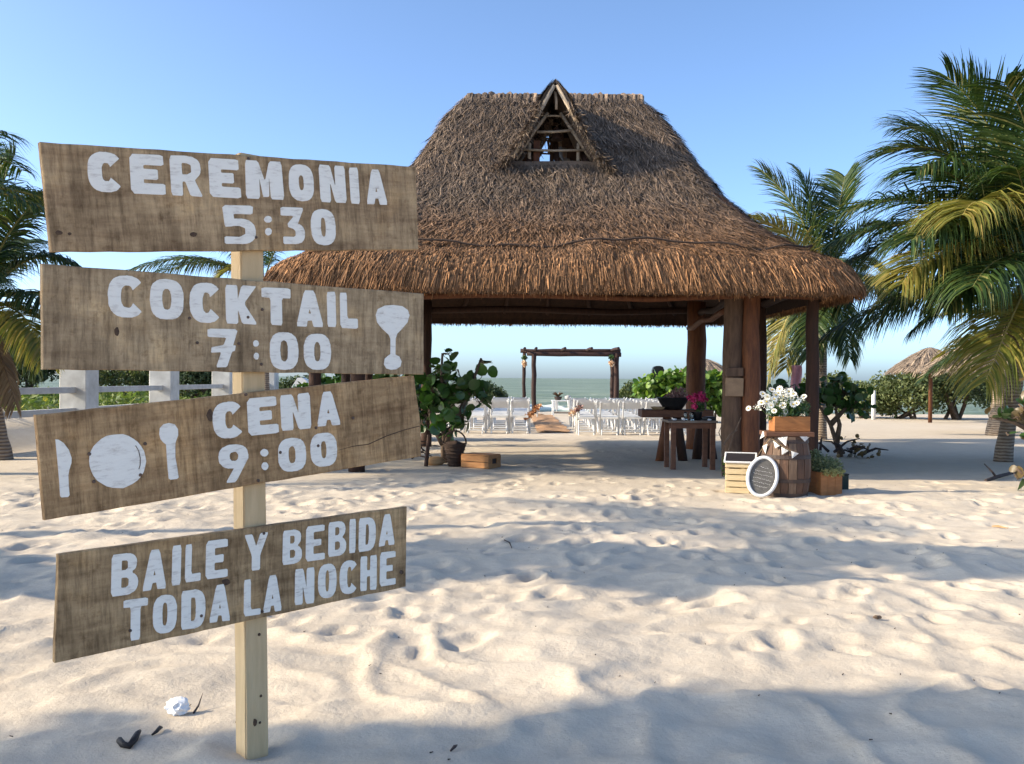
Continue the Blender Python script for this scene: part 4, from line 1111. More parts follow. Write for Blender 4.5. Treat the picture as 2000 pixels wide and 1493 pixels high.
BT = .026
def glyph(ch, sx, sy):
    """outlines in unit box: list of loops (first outer, then holes). sx, sy stroke thickness"""
    def el(cx, cy, rx, ry, n=22, p=2.4, a0=0, a1=2 * math.pi):
        o_ = []
        for k in range(n + (0 if a1 - a0 >= 6.28 else 1)):
            a = a0 + (a1 - a0) * k / n
            c, s_ = math.cos(a), math.sin(a)
            o_.append((cx + rx * math.copysign(abs(c) ** (2 / p), c), cy + ry * math.copysign(abs(s_) ** (2 / p), s_)))
        return o_
    hw = max(.10, .5 - sx * .93) * .62
    if ch == 'A': sx = min(sx, .37)
    if ch in 'O0': return [el(.5, .5, .5, .5, 24, 2.7), el(.5, .5, .5 - sx, .5 - sy, 18, 2.7)]
    if ch == 'C':
        a = R(38)
        return [el(.52, .5, .52, .5, 22, 2.6, a, 2 * math.pi - a) + el(.55, .5, .53 - sx, .5 - sy, 18, 2.6, a * .75, 2 * math.pi - a * .75)[::-1]]
    if ch == 'E': return [[(0, 0), (1, 0), (1, sy), (sx, sy), (sx, .5 - sy * .45), (.8, .5 - sy * .45), (.8, .5 + sy * .5), (sx, .5 + sy * .5), (sx, 1 - sy), (.97, 1 - sy), (.97, 1), (0, 1)]]
    if ch == 'H': return [[(0, 0), (sx, 0), (sx, .5 - sy / 2), (1 - sx, .5 - sy / 2), (1 - sx, 0), (1, 0), (1, 1), (1 - sx, 1), (1 - sx, .5 + sy / 2), (sx, .5 + sy / 2), (sx, 1), (0, 1)]]
    if ch == 'I': return [[(0, 0), (1, 0), (1, 1), (0, 1)]]
    if ch == 'L': return [[(0, 0), (1, 0), (1, sy), (sx, sy), (sx, 1), (0, 1)]]
    if ch == 'T': return [[(.5 - sx / 2, 0), (.5 + sx / 2, 0), (.5 + sx / 2, 1 - sy), (1, 1 - sy), (1, 1), (0, 1), (0, 1 - sy), (.5 - sx / 2, 1 - sy)]]
    if ch == 'N': return [[(0, 0), (sx, 0), (sx, .55), (1 - sx * 1.05, 0), (1, 0), (1, 1), (1 - sx, 1), (1 - sx, .42), (sx * 1.05, 1), (0, 1)]]
    if ch == 'M': return [[(0, 0), (sx, 0), (sx + .02, .58), (.5 - .06, .06), (.5 + .1, .06), (1 - sx - .02, .6), (1 - sx, 0), (1, 0), (.97, 1), (.97 - sx * .9, 1), (.52, .46), (.02 + sx * .95, 1), (.02, 1)]]
    if ch == 'A': return [[(0, 0), (sx, 0), (sx + .05, .17), (1 - sx - .05, .17), (1 - sx, 0), (1, 0), (.68, 1), (.32, 1)], [(.5 - .62 * hw, .36), (.5, .36 + .62 * hw * 2.6), (.5 + .62 * hw, .36)]]
    if ch == 'K': return [[(0, 0), (sx, 0), (sx, .38), (1 - sx * 1.15, 0), (1, 0), (1, .06), (.60, .54), (1, .96), (1, 1), (1 - sx * 1.15, 1), (sx, .62), (sx, 1), (0, 1)]]
    if ch == 'Y': return [[(.5 - sx / 2, 0), (.5 + sx / 2, 0), (.5 + sx / 2, .42), (1, 1), (1 - sx, 1), (.5, .64), (sx, 1), (0, 1), (.5 - sx / 2, .42)]]
    if ch == 'D': return [[(0, 0), (.55, 0)] + el(.5, .5, .5, .5, 14, 2.6, -math.pi / 2 + .1, math.pi / 2 - .1) + [(.55, 1), (0, 1)], [(sx, sy), (sx, 1 - sy)] + el(.5, .5, .5 - sx, .5 - sy, 12, 2.6, -math.pi / 2 + .1, math.pi / 2 - .1)[::-1]]
    if ch == 'B':
        return [[(0, 0), (.6, 0)] + el(.5, .27, .5, .27, 10, 2.4, -math.pi / 2 + .15, math.pi / 2 - .55) + el(.48, .755, .46, .245, 10, 2.4, -math.pi / 2 + .65, math.pi / 2 - .1) + [(.55, 1), (0, 1)],
                [(sx, .18), (sx, .42), (.56, .42), (1.02 - sx, .37), (1.02 - sx, .23), (.56, .18)], [(sx, .60), (sx, .83), (.54, .83), (.98 - sx, .79), (.98 - sx, .65), (.54, .60)]]
    if ch == 'R':
        return [[(0, 0), (sx, 0), (sx, .36), (.46, .36), (1 - sx * 1.05, 0), (1, 0), (.76, .40)] + el(.48, .70, .48, .30, 12, 2.5, -math.pi / 2 + .75, math.pi / 2 - .1) + [(.5, 1), (0, 1)],
                [(sx, .54), (sx, .82), (.52, .82), (.98 - sx * .85, .77), (.98 - sx * .85, .60), (.52, .54)]]
    if ch == '5': return [[(.02, 0), (.55, 0)] + el(.5, .33, .5, .33, 14, 2.4, -math.pi / 2 + .1, math.pi / 2 + .1) + [(.34, .66), (.33, 1 - sy), (.93, 1 - sy), (.95, 1), (0, 1), (.05, .44), (.30, .46), (.52, .47), (1 - sx, .42), (1 - sx, .26), (.52, sy * .85), (.02, sy * .85)]]
    if ch == '3': return [[(.05, 0), (.55, 0)] + el(.5, .29, .5, .29, 12, 2.4, -math.pi / 2 + .15, math.pi / 2 - .5) + [(.72, .56), (.97, .93), (.95, 1), (0, 1), (0, 1 - sy), (.56, 1 - sy), (.28, .56), (.3, .46), (.5, .42), (1 - sx, .36), (1 - sx, .24), (.52, sy * .85), (.05, sy * .85)]]
    if ch == '7': return [[(.26, 0), (.62, 0), (.80, .42), (.90, .44), (.92, .58), (.84, .58), (1, 1), (0, 1), (0, 1 - sy), (.62, 1 - sy), (.53, .58), (.12, .52), (.1, .38), (.45, .40)]]
    if ch == '9': return [[(.22, 0), (.56, 0), (1.0, .62)] + el(.5, .68, .5, .32, 18, 2.4, -.2, math.pi * 1.5) + [(.5, .36)], [(p[0] * 1, p[1]) for p in el(.52, .68, .5 - sx, .32 - sy * .9, 14, 2.4)]]
    return [el(.5, .5, .5, .5, 16, 2.0)]
def soften(loop, q=.10, jit=.006):
    out = []
    n_ = len(loop)
    for i in range(n_):
        p0, p, p1 = loop[i - 1], loop[i], loop[(i + 1) % n_]
        out.append((p[0] + (p0[0] - p[0]) * q, p[1] + (p0[1] - p[1]) * q)); out.append((p[0] + (p1[0] - p[0]) * q, p[1] + (p1[1] - p[1]) * q))
    return [(x + rng.uniform(-jit, jit), y + rng.uniform(-jit, jit)) for x, y in out]
def paint_shape(loops_px, parent, M, name, off=BT, mat='paint'):
    """loops of pixel points painted on the board plane; a thin layer with thickness"""
    th = .0016
    loops3 = [[on_plane(x, y, off + th) for (x, y) in lp] for lp in loops_px]
    loops2 = [[Vector((v.dot(dB), v.z, 0)) for v in lp] for lp in loops3]
    tris = tessellate_polygon(loops2)
    V = [v for lp in loops3 for v in lp]; Fc = []
    for t in tris:
        a, b_, c = (V[i] for i in t)
        Fc.append(tuple(t) if (b_ - a).cross(c - a).dot(nB) > 0 else tuple(t)[::-1])
    k = 0; n0 = len(V)
    V = V + [v - nB * th * 1.3 for v in V]
    for lp in loops3:
        m_ = len(lp)
        for i in range(m_): Fc.append((k + i, k + (i + 1) % m_, n0 + k + (i + 1) % m_, n0 + k + i))
        k += m_
    return mesh_obj(name, V, Fc, MAT[mat], parent, M)
def letter(ch, x0, x1, y0, y1, slope, shear, tr, stroke, board, M):
    """bounding box in crop pixels; tr maps crop px -> photo px; slope = dy/dx of the text line; shear = bottom shift px"""
    w, hh = x1 - x0 - abs(shear), y1 - y0 - abs(slope) * (x1 - x0)
    cx, cy = (x0 + x1) / 2, (y0 + y1) / 2
    stroke *= 1.16; sxx = min(.40, stroke / w); syy = stroke / hh * .80
    if ch == 'I': sxx = 1
    if ch in 'BR': sxx = min(sxx, .37)
    loops = [soften(l) for l in glyph(ch, sxx, syy)]
    px = []
    for lp in loops:
        q = []
        for (u, v) in lp:
            x = cx + (u - .5) * w - shear * (v - .5); y = cy - (v - .5) * hh + slope * (x - cx)
            q.append(tr(x, y))
        px.append(q)
    return paint_shape(px, board, M, 'painted_letter')
def make_board(label, corners, mat, kinks=()):
    """corners px TL,TR,BR,BL (+ optional extra right edge point)"""
    P = [on_plane(x, y, BT) for (x, y) in corners]
    ctr = sum(P, Vector()) / len(P)
    ax = (P[1] - P[0]).normalized(); az = nB.cross(ax) * -1
    az = ax.cross(-nB) * -1 if az.z < 0 else az
    if az.z < 0: az = -az
    M = Matrix.Translation(ctr) @ Matrix((ax, -nB, az)).transposed().to_4x4()
    bm = bmesh.new()
    n_ = len(P)
    # densify edges so they can be slightly uneven
    loop = []
    for i in range(n_):
        a, b_ = P[i], P[(i + 1) % n_]; k_ = max(1, int((b_ - a).length / .06))
        for k in range(k_):
            p = a.lerp(b_, k / k_)
            if k: p = p + Vector((0, 0, rng.uniform(-.0016, .0016))) + dB * rng.uniform(-.0012, .0012)
            loop.append(p)
    fv = [bm.verts.new(p) for p in loop]; bk = [bm.verts.new(p - nB * (BT - .0005)) for p in loop]
    f = bm.faces.new(fv); f2 = bm.faces.new(bk[::-1])
    for i in range(len(loop)):
        j = (i + 1) % len(loop); bm.faces.new((fv[i], bk[i], bk[j], fv[j]))
    bmesh.ops.recalc_face_normals(bm, faces=bm.faces)
    bmesh.ops.bevel(bm, geom=[e for e in f.edges], offset=.0025, segments=1, affect='EDGES')
    bmesh.ops.triangulate(bm, faces=[q for q in bm.faces if len(q.verts) > 4])
    bm.verts.index_update()
    o_ = mesh_obj('sign_board', [v.co.copy() for v in bm.verts], [[v.index for v in q.verts] for q in bm.faces], MAT[mat], sign, M)
    bm.free()
    o_['label'] = label
    return o_, M
c1 = lambda x, y: (60 + x / 2.5, 260 + y / 2.5)
c2_ = lambda x, y: (60 + x / 2.48875, 720 + y / 2.48875)
def write(items, slope, shear, tr, stroke, bo):
    for (ch, x0, x1, y0, y1) in items: letter(ch, x0, x1, y0, y1, slope, shear, tr, stroke, bo[0], bo[1])
def dot(x, y, rx, ry, tr, bo, name='painted_dot'):
    lp = [tr(x + rx * math.cos(a * .3927) * rng.uniform(.94, 1.05), y + ry * math.sin(a * .3927) * rng.uniform(.94, 1.05)) for a in range(16)]
    paint_shape([lp[::-1]], bo[0], bo[1], name)
def screw(px, py, bo, r=.0055):
    p = on_plane(px, py, BT); MB().tube([p - nB * .002, p + nB * .003, p + nB * .005], [r, r, r * .6], 8).build('screw', MAT['screw'], bo[0], bo[1])
def knot(px, py, bo, rx=.014, rz=.009):
    lp = [on_plane(px + rx / 3.2 * F_PX * math.cos(a * .524) * rng.uniform(.8, 1.1), py + rz / 3.2 * F_PX * math.sin(a * .524) * rng.uniform(.8, 1.1), BT + .0006) for a in range(12)]
    mesh_obj('knot', lp, [tuple(range(12))[::-1]], MAT['knot'], bo[0], bo[1])
B1 = make_board('top board reading CEREMONIA 5:30', [(78, 277), (813, 326), (818, 488), (100, 492)], 'board1')
write([('C', 272, 450, 88, 293), ('E', 480, 661, 100, 304), ('R', 677, 843, 108, 312), ('E', 865, 1028, 122, 320), ('M', 1042, 1240, 132, 328), ('O', 1255, 1388, 150, 336), ('N', 1406, 1543, 155, 343), ('I', 1553, 1608, 168, 347), ('A', 1630, 1744, 176, 352)], .05, 11, c1, 57, B1)
write([('5', 935, 1103, 352, 545), ('3', 1219, 1342, 362, 545), ('0', 1364, 1494, 370, 550)], .03, 10, c1, 45, B1)
dot(1159, 422, 19, 17, c1, B1); dot(1161, 482, 17, 18, c1, B1)
for q in ((115, 455), (378, 458)): knot(q[0], q[1], B1)
knot(136, 457, B1, .007, .005); screw(500, 464, B1); screw(485, 310, B1)
B2 = make_board('second board reading COCKTAIL 7:00 with a painted glass', [(82, 515), (828, 574), (828, 732), (84, 722)], 'board2')
write([('C', 375, 551, 693, 905), ('O', 580, 749, 710, 915), ('C', 774, 929, 728, 930), ('K', 950, 1102, 742, 936), ('T', 1127, 1272, 754, 942), ('A', 1294, 1431, 766, 949), ('I', 1446, 1492, 775, 949), ('L', 1509, 1598, 780, 956)], .04, 4, c1, 52, B2)
write([('7', 864, 1014, 956, 1146), ('0', 1166, 1309, 971, 1158), ('0', 1332, 1468, 979, 1158)], .02, 3, c1, 44, B2)
dot(1100, 1028, 14, 16, c1, B2); dot(1102, 1090, 13, 17, c1, B2)
lp = [(1685, 890), (1695, 860), (1730, 843), (1770, 840), (1815, 846), (1842, 865), (1850, 890), (1840, 925), (1815, 955), (1790, 980), (1782, 1005), (1781, 1082), (1800, 1092), (1811, 1115), (1806, 1140), (1785, 1154), (1760, 1157), (1737, 1150), (1725, 1130), (1729, 1103), (1745, 1088), (1757, 1080), (1757, 1005), (1748, 985), (1715, 955), (1692, 925)]
paint_shape([[c1(*p) for p in lp]], B2[0], B2[1], 'painted_glass')
for q in ((370, 622), (484, 620), (385, 670), (466, 672), (510, 712), (512, 605)): screw(q[0], q[1], B2)
knot(228, 648, B2, .010, .016)
B3 = make_board('third board reading CENA 9:00 with a painted knife, plate and spoon', [(69, 811), (809, 734), (822, 828), (823, 891), (87, 1017)], 'board3')
write([('C', 880, 1036, 155, 347), ('E', 1050, 1207, 133, 328), ('N', 1211, 1365, 117, 305), ('A', 1383, 1508, 106, 284)], -.09, 10, c2_, 50, B3)
write([('9', 911, 1062, 363, 559), ('0', 1200, 1342, 332, 507), ('0', 1357, 1492, 307, 483)], -.08, 6, c2_, 44, B3)
dot(1136, 410, 19, 19, c2_, B3); dot(1139, 475, 17, 19, c2_, B3)
paint_shape([[c2_(*p) for p in [(120, 345), (135, 346), (160, 362), (185, 395), (199, 435), (198, 460), (188, 492), (183, 520), (185, 570), (189, 615), (182, 625), (150, 627), (143, 620), (138, 540), (130, 450)]][::-1]], B3[0], B3[1], 'painted_knife')
paint_shape([[c2_(422 + 138 * math.cos(a * .19635) * rng.uniform(.985, 1.015), 451 + 132 * math.sin(a * .19635) * rng.uniform(.985, 1.015)) for a in range(32)][::-1]], B3[0], B3[1], 'painted_plate')
arc = [(510, 375), (525, 400), (533, 435), (532, 470), (526, 490)]
paint_shape([[c2_(x - 1.6, y) for x, y in arc] + [c2_(x + 1.6, y) for x, y in arc[::-1]]], B3[0], B3[1], 'plate_line', BT + .0014, 'knot')
paint_shape([[c2_(*p) for p in [(625, 320), (628, 290), (645, 272), (672, 265), (700, 272), (716, 295), (717, 325), (708, 348), (703, 365), (703, 430), (712, 480), (719, 530), (712, 537), (680, 541), (671, 535), (663, 450), (658, 370), (645, 360), (632, 345)]][::-1]], B3[0], B3[1], 'painted_spoon')
for q in ((174, 887), (283, 867), (274, 928), (183, 941), (480, 771), (504, 939), (617, 836), (689, 817), (621, 871), (547, 884)): screw(q[0], q[1], B3, .006)
knot(410, 812, B3, .012, .022)
ck = [on_plane(x, y, BT + .0006) for (x, y) in ((822, 832), (790, 840), (755, 852), (720, 868), (690, 872), (660, 880))]
MB().tube(ck, [.0015, .0018, .002, .0018, .0014, .0006], 4).build('crack', MAT['knot'], B3[0], B3[1])
B4 = make_board('bottom board reading BAILE Y BEBIDA TODA LA NOCHE', [(114, 1084), (795, 990), (793, 1146), (107, 1296)], 'board4')
write([('B', 390, 526, 890, 1110), ('A', 542, 664, 873, 1083), ('I', 685, 733, 858, 1056), ('L', 749, 830, 848, 1042), ('E', 849, 962, 826, 1027)], -.13, -5, c2_, 42, B4)
write([('Y', 1036, 1156, 796, 989), ('B', 1224, 1321, 778, 957), ('E', 1337, 1432, 757, 939), ('B', 1446, 1536, 738, 917), ('I', 1548, 1581, 730, 899), ('D', 1594, 1679, 720, 893), ('A', 1691, 1773, 704, 866)], -.13, -3, c2_, 34, B4)
write([('T', 449, 570, 1113, 1328), ('O', 592, 713, 1093, 1295), ('D', 731, 851, 1068, 1272), ('A', 867, 974, 1044, 1238)], -.13, -3, c2_, 40, B4)
write([('L', 1036, 1119, 1018, 1207), ('A', 1129, 1223, 1000, 1189), ('N', 1284, 1380, 966, 1152), ('O', 1396, 1488, 944, 1122), ('C', 1501, 1589, 928, 1102), ('H', 1602, 1683, 906, 1084), ('E', 1697, 1776, 886, 1060)], -.13, -2, c2_, 33, B4)
for q in ((254, 1232), (512, 1195), (515, 1042), (782, 1118), (393, 1203)): screw(q[0], q[1], B4)
knot(441, 1137, B4, .016, .012); knot(784, 1118, B4, .008, .008)

# ------------------------------------------------------------------ props: right group
def rotz(a): return Matrix.Rotation(a, 3, 'Z')
# slatted crate
cp = at(1441, 950, 11.3); cz = gz(cp.x, 11.3); ca = R(-16)
crate = thing('slatted_crate', 'pale slatted wooden crate beside the oval chalkboard', 'crate', (cp.x, 11.3, cz), rot=rotz(ca))
Mc = W[crate.name]
cw, cd, chh = .285, .24, .37
for i in range(5):
    z = .035 + i * .078
    for (ox, oy, sx_, sy_) in ((0, -cd / 2, cw, .012), (0, cd / 2, cw, .012), (-cw / 2, 0, .012, cd - .015), (cw / 2, 0, .012, cd - .015)):
        c = Mc @ Vector((ox, oy, z + rng.uniform(-.003, .003)))
        MB().box(c, (sx_, sy_, .064), rotz(ca), .002).build('slat', MAT['cratewood'], crate, Mc)
for (ox, oy) in ((-1, -1), (1, -1), (1, 1), (-1, 1)):
    MB().box(Mc @ Vector((ox * (cw / 2 - .022), oy * (cd / 2 - .022), .19)), (.03, .03, .36), rotz(ca)).build('corner_post', MAT['cratewood'], crate, Mc)
MB().box(Mc @ Vector((0, 0, .012)), (cw - .02, cd - .02, .012), rotz(ca)).build('bottom', MAT['cratewood'], crate, Mc)
# slate board lying on crate
sl = thing('chalk_slate', 'black slate with thin white frame lying tilted on the slatted crate', 'chalkboard', Mc @ Vector((0, 0, .40)))
rs = rotz(ca) @ Matrix.Rotation(R(16), 3, 'X')
Ms = Matrix.Translation(Mc @ Vector((.03, .02, .425))) @ rs.to_4x4()
MB().box(Ms.translation, (.37, .32, .012), rs).build('slate', MAT['slate'], sl, Ms)
for (ox, oy, a_, b_) in ((0, -.16, .39, .022), (0, .16, .39, .022), (-.186, 0, .022, .30), (.186, 0, .022, .30)):
    MB().box(Ms @ Vector((ox, oy, .003)), (a_, b_, .02), rs, .003).build('frame_bar', MAT['white'], sl, Ms)
# oval chalkboard
op = at(1491, 967, 10.75); oz = gz(op.x, 10.75)
oval = thing('oval_chalkboard', 'oval chalkboard in a white frame leaning against the barrel', 'chalkboard', (op.x, 10.75, oz))
orx, orz = .150, .215
Mo = Matrix.Translation(Vector((op.x, 10.80, oz + orz + .035))) @ (rotz(R(-10)) @ Matrix.Rotation(R(-11), 3, 'X') @ Matrix.Rotation(R(12), 3, 'Y')).to_4x4()
mb = MB(); n_ = 40; vs_, fs_ = [], []
for i in range(n_):
    a = 2 * math.pi * i / n_
    for (k, dy) in ((.80, .006), (.80, -.014), (.86, -.024), (.97, -.022), (1.05, -.010), (1.05, .012)):
        q = orx + .006 + (k - .86) * .16; qz = orz + .006 + (k - .86) * .16
        vs_.append(Mo @ Vector((q * math.cos(a), dy, qz * math.sin(a))))
for i in range(n_):
    for k in range(6): fs_.append((i * 6 + k, i * 6 + (k + 1) % 6, ((i + 1) % n_) * 6 + (k + 1) % 6, ((i + 1) % n_) * 6 + k))
MB().add(vs_, fs_).build('frame', MAT['white'], oval, Mo, smooth=True)
MB().add([Mo @ Vector((orx * 1.0 * math.cos(2 * math.pi * i / n_), -.003, orz * 1.0 * math.sin(2 * math.pi * i / n_))) for i in range(n_)] + [Mo @ Vector((orx * math.cos(2 * math.pi * i / n_), .006, orz * math.sin(2 * math.pi * i / n_))) for i in range(n_)],
         [tuple(range(n_)), tuple(range(2 * n_ - 1, n_ - 1, -1))]).build('chalkboard', MAT['chalk'], oval, Mo)
mb = MB()
for (zz, wd) in ((.11, .06), (.06, .13), (.02, .15), (-.03, .13), (-.075, .14), (-.12, .09)):
    x = -wd * .75
    while x < wd * .75:
        l_ = rng.uniform(.008, .022)
        mb.tube([Mo @ Vector((x, -.0045, zz + rng.uniform(-.006, .006))), Mo @ Vector((x + l_ * .5, -.0045, zz + rng.uniform(-.008, .010))), Mo @ Vector((x + l_, -.0045, zz + rng.uniform(-.006, .006)))], .0016, 4)
        x += l_ + rng.uniform(.002, .012)
mb.build('chalk_marks', MAT['lace'], oval, Mo, kind='stuff')
# barrel
BY = 11.05
bc = at(1534, 970, BY); bz = gz(bc.x, BY) - .03; BX = bc.x
barrel = thing('barrel', 'old dark wooden barrel draped with lace bunting', 'barrel', (BX, BY, bz))
BH = at(1534, 852, BY).z - bz
nst = 18
def brad(t): return .245 + .05 * math.sin(math.pi * t)
for i in range(nst):
    a0 = 2 * math.pi * i / nst + .012; a1 = 2 * math.pi * (i + 1) / nst - .012
    vs_, fs_ = [], []; pr = rng.uniform(-.004, .004)
    for k in range(8):
        t = k / 7; r = brad(t) + pr
        for (a, rr) in ((a0, r), (a1, r), (a1, r - .03), (a0, r - .03)): vs_.append((BX + rr * math.cos(a), BY + rr * math.sin(a), bz + BH * t))
    for k in range(7):
        for j in range(4): fs_.append((k * 4 + j, k * 4 + (j + 1) % 4, k * 4 + 4 + (j + 1) % 4, k * 4 + 4 + j))
    fs_ += [(3, 2, 1, 0), (28, 29, 30, 31)]
    MB().add(vs_, fs_).build('stave', MAT['barrel_b' if i % 5 in (1, 3) else 'barrel'], barrel)
for t in (.07, .30, .68, .93):
    MB().lathe((BX, BY, bz + BH * t), [(brad(t) - .02, -.022), (brad(t - .02) + .006, -.022), (brad(t + .02) + .006, .022), (brad(t) - .02, .022)], 36).build('hoop', MAT['hoop'], barrel, smooth=False)
MB().lathe((BX, BY, bz), [(.22, BH * .96), (.22, BH * .97)], 24).build('head', MAT['barrel'], barrel)
# plank on the barrel
pzt = bz + BH
pk = MB().box((BX + .0, BY - .02, pzt + .032), (.57, .40, .055), rotz(R(-4)), .006).build('plank', MAT['tablewood'])
tag(pk, 'thick dark plank lying across the top of the barrel', 'plank')
# planter with daisies
dx0, dz0 = BX + .035, pzt + .062
dp = thing('daisy_planter', 'varnished wooden planter full of white daisies on the barrel', 'planter', (dx0, BY, dz0))
MB().box((dx0, BY - .13, dz0 + .09), (.43, .018, .18), None, .004).build('side_panel', MAT['boxwood'], dp)
MB().box((dx0, BY + .10, dz0 + .09), (.43, .018, .18), None, .004).build('side_panel', MAT['boxwood'], dp)
for s in (-1, 1): MB().box((dx0 + s * .206, BY - .015, dz0 + .09), (.018, .21, .18), None, .004).build('side_panel', MAT['boxwood'], dp)
MB().box((dx0, BY - .015, dz0 + .07), (.39, .20, .13)).build('soil', MAT['twig_dark'], dp)
top = dz0 + .17
P = clump_points([(Vector((dx0 - .05, BY - .02, top + .10)), .17), (Vector((dx0 + .12, BY, top + .10)), .15), (Vector((dx0 - .18, BY - .03, top + .03)), .12)], 900, 3, .1); P[:, 2] = np.maximum(P[:, 2], top - .03)
V, Fc = quad_cloud(P, np.full(len(P), .06), 3, .3, .2); mesh_obj('greenery', V, Fc, MAT['grape_leaf'], dp, kind='stuff')
def daisy(pos, nrm_, r, parent):
    m_ = Vector(nrm_).normalized().to_track_quat('Z', 'Y').to_matrix(); pos = Vector(pos); mb = MB(); np_ = 11
    for k in range(np_):
        a = 2 * math.pi * k / np_; a2 = .26
        q = [Vector((math.cos(a - a2 * .5) * r * .25, math.sin(a - a2 * .5) * r * .25, 0)), Vector((math.cos(a - a2) * r * .8, math.sin(a - a2) * r * .8, .1 * r)), Vector((math.cos(a) * r, math.sin(a) * r, .05 * r)), Vector((math.cos(a + a2) * r * .8, math.sin(a + a2) * r * .8, .1 * r)), Vector((math.cos(a + a2 * .5) * r * .25, math.sin(a + a2 * .5) * r * .25, 0))]
        mb.add([pos + m_ @ v for v in q], [(0, 1, 2, 3, 4)])
    fl = mb.build('daisy', MAT['petal'], parent)
    MB().blob(pos + m_ @ Vector((0, 0, .1 * r)), r * .26, 1, .1, (1, 1, .7)).build('flower_centre', MAT['pollen'], fl)
    MB().tube([Vector((dx0 + (pos.x - dx0) * .4, BY, top - .04)), pos.lerp(Vector((dx0, BY, top)), .3) + Vector((0, 0, .03)), pos - m_ @ Vector((0, 0, .01))], .003, 4).build('stalk', MAT['grape_leaf_b'], fl)
for (px, py) in [(1462, 798), (1490, 770), (1497, 785), (1508, 762), (1512, 780), (1520, 768), (1530, 775), (1523, 760), (1541, 765), (1538, 782), (1550, 770), (1549, 790), (1560, 783), (1570, 775), (1506, 792), (1518, 790), (1529, 792), (1556, 788), (1499, 776), (1534, 804), (1528, 812), (1512, 803), (1545, 778), (1487, 787), (1515, 772)]:
    p = at(px, py, BY - .10 + rng.uniform(-.10, .12)); daisy(p, (rng.uniform(-.6, .5), -.8 + rng.uniform(-.3, .3), rng.uniform(.1, .9)), rng.uniform(.036, .05), dp)
P = clump_points([(at(1500, 785, BY - .05), .11), (at(1535, 775, BY), .14), (at(1480, 795, BY - .05), .06), (at(1560, 785, BY), .08)], 420, 5, .2)
V, Fc = quad_cloud(P, np.full(len(P), .022), 8, .9, .2); mesh_obj('tiny_blossoms', V, Fc, MAT['petal'], dp, kind='stuff')
# bunting
bt = thing('lace_bunting', 'string of white lace pennants draped over the barrel', 'bunting', (BX, BY - .3, bz + BH * .7))
def on_barrel(px, py, out=.012):
    v = ray(px, py); o_ = Vector((0, 0, CAM_H)); a = v.x ** 2 + v.y ** 2; t0 = None
    rr = brad(.75) + out
    bq = 2 * (v.x * (o_.x - BX) + v.y * (o_.y - BY)); cq = (o_.x - BX) ** 2 + (o_.y - BY) ** 2 - rr * rr
    disc = bq * bq - 4 * a * cq
    if disc < 0: return at(px, py, BY - .02)
    return o_ + v * ((-bq - math.sqrt(disc)) / (2 * a))
def pennant(a, b_, c):
    A, B_, C = (on_barrel(*q) for q in (a, b_, c)); mb = MB(); vs_ = []
    for off_ in (0, .004):
        for q in (a, b_, c): vs_.append(on_barrel(q[0], q[1], .014 + off_))
        m1 = ((a[0] + b_[0]) / 2, (a[1] + b_[1]) / 2); vs_.append(on_barrel(m1[0], m1[1], .02 + off_))
    mb.add(vs_, [(0, 3, 2), (3, 1, 2), (6, 7, 4)[::-1], (6, 5, 7)[::-1], (0, 2, 6, 4), (2, 1, 5, 6), (1, 3, 7, 5), (3, 0, 4, 7)]); mb.build('pennant', MAT['lace'], bt)
for q in (((1490, 842), (1497, 850), (1484, 858)), ((1489, 872), (1499, 867), (1495, 887)), ((1510, 861), (1523, 871), (1514, 876)), ((1526, 873), (1540, 881), (1527, 889)), ((1545, 881), (1560, 886), (1547, 896)), ((1519, 856), (1538, 853), (1535, 872)), ((1562, 853), (1582, 853), (1572, 863))): pennant(*q)
MB().tube([on_barrel(x, y, .01) for (x, y) in ((1505, 856), (1515, 862), (1528, 872), (1545, 881), (1560, 886))], .004, 5).build('cord', MAT['twine'], bt)
MB().tube([on_barrel(1505, 856, .01), on_barrel(1495, 868, .01), on_barrel(1490, 874, .01)] + [at(1484, 884, BY - .1), at(1478, 893, BY - .06)], .004, 5).build('cord', MAT['twine'], bt)
# herb planter
hx = at(1608, 966, 11.2); hz = gz(hx.x, 11.2); ha = R(18)
hp = thing('herb_planter', 'red-brown wooden planter with bushy grey-green plants right of the barrel', 'planter', (hx.x, 11.2, hz), rot=rotz(ha)); Mh = W[hp.name]
for (ox, oy, a_, b_) in ((0, -.15, .31, .016), (0, .15, .31, .016), (-.147, 0, .016, .284), (.147, 0, .016, .284)):
    for k in range(3):
        u = (k - 1) / 3
        c = Mh @ Vector((ox + (u * a_ if a_ > b_ else 0), oy + (u * b_ if b_ > a_ else 0), .15))
        MB().box(c, ((a_ / 3 - .003) if a_ > b_ else a_, (b_ / 3 - .003) if b_ > a_ else b_, .30), rotz(ha), .003).build('panel', MAT['boxwood'], hp, Mh)
MB().box(Mh @ Vector((0, 0, .13)), (.27, .27, .22), rotz(ha)).build('soil', MAT['twig_dark'], hp, Mh)
P = clump_points([(Mh @ Vector((0, 0, .36)), .17), (Mh @ Vector((-.1, 0, .42)), .13), (Mh @ Vector((.1, -.05, .36)), .13), (Mh @ Vector((-.08, .05, .5)), .08)], 2600, 6, .2); P[:, 2] = np.maximum(P[:, 2], hz + .29)
V, Fc = quad_cloud(P, np.full(len(P), .035), 6, .4, .5); mesh_obj('herb', V, Fc, MAT['herb'], hp, Mh, kind='stuff')
P = clump_points([(Mh @ Vector((.02, -.15, .30)), .07), (Mh @ Vector((.12, -.14, .30)), .07), (Mh @ Vector((-.1, -.15, .30)), .06)], 700, 7, .2)
V, Fc = quad_cloud(P, np.full(len(P), .03), 7, .5, .5); mesh_obj('trailing_herb', V, Fc, MAT['herb_y'], hp, Mh, kind='stuff')
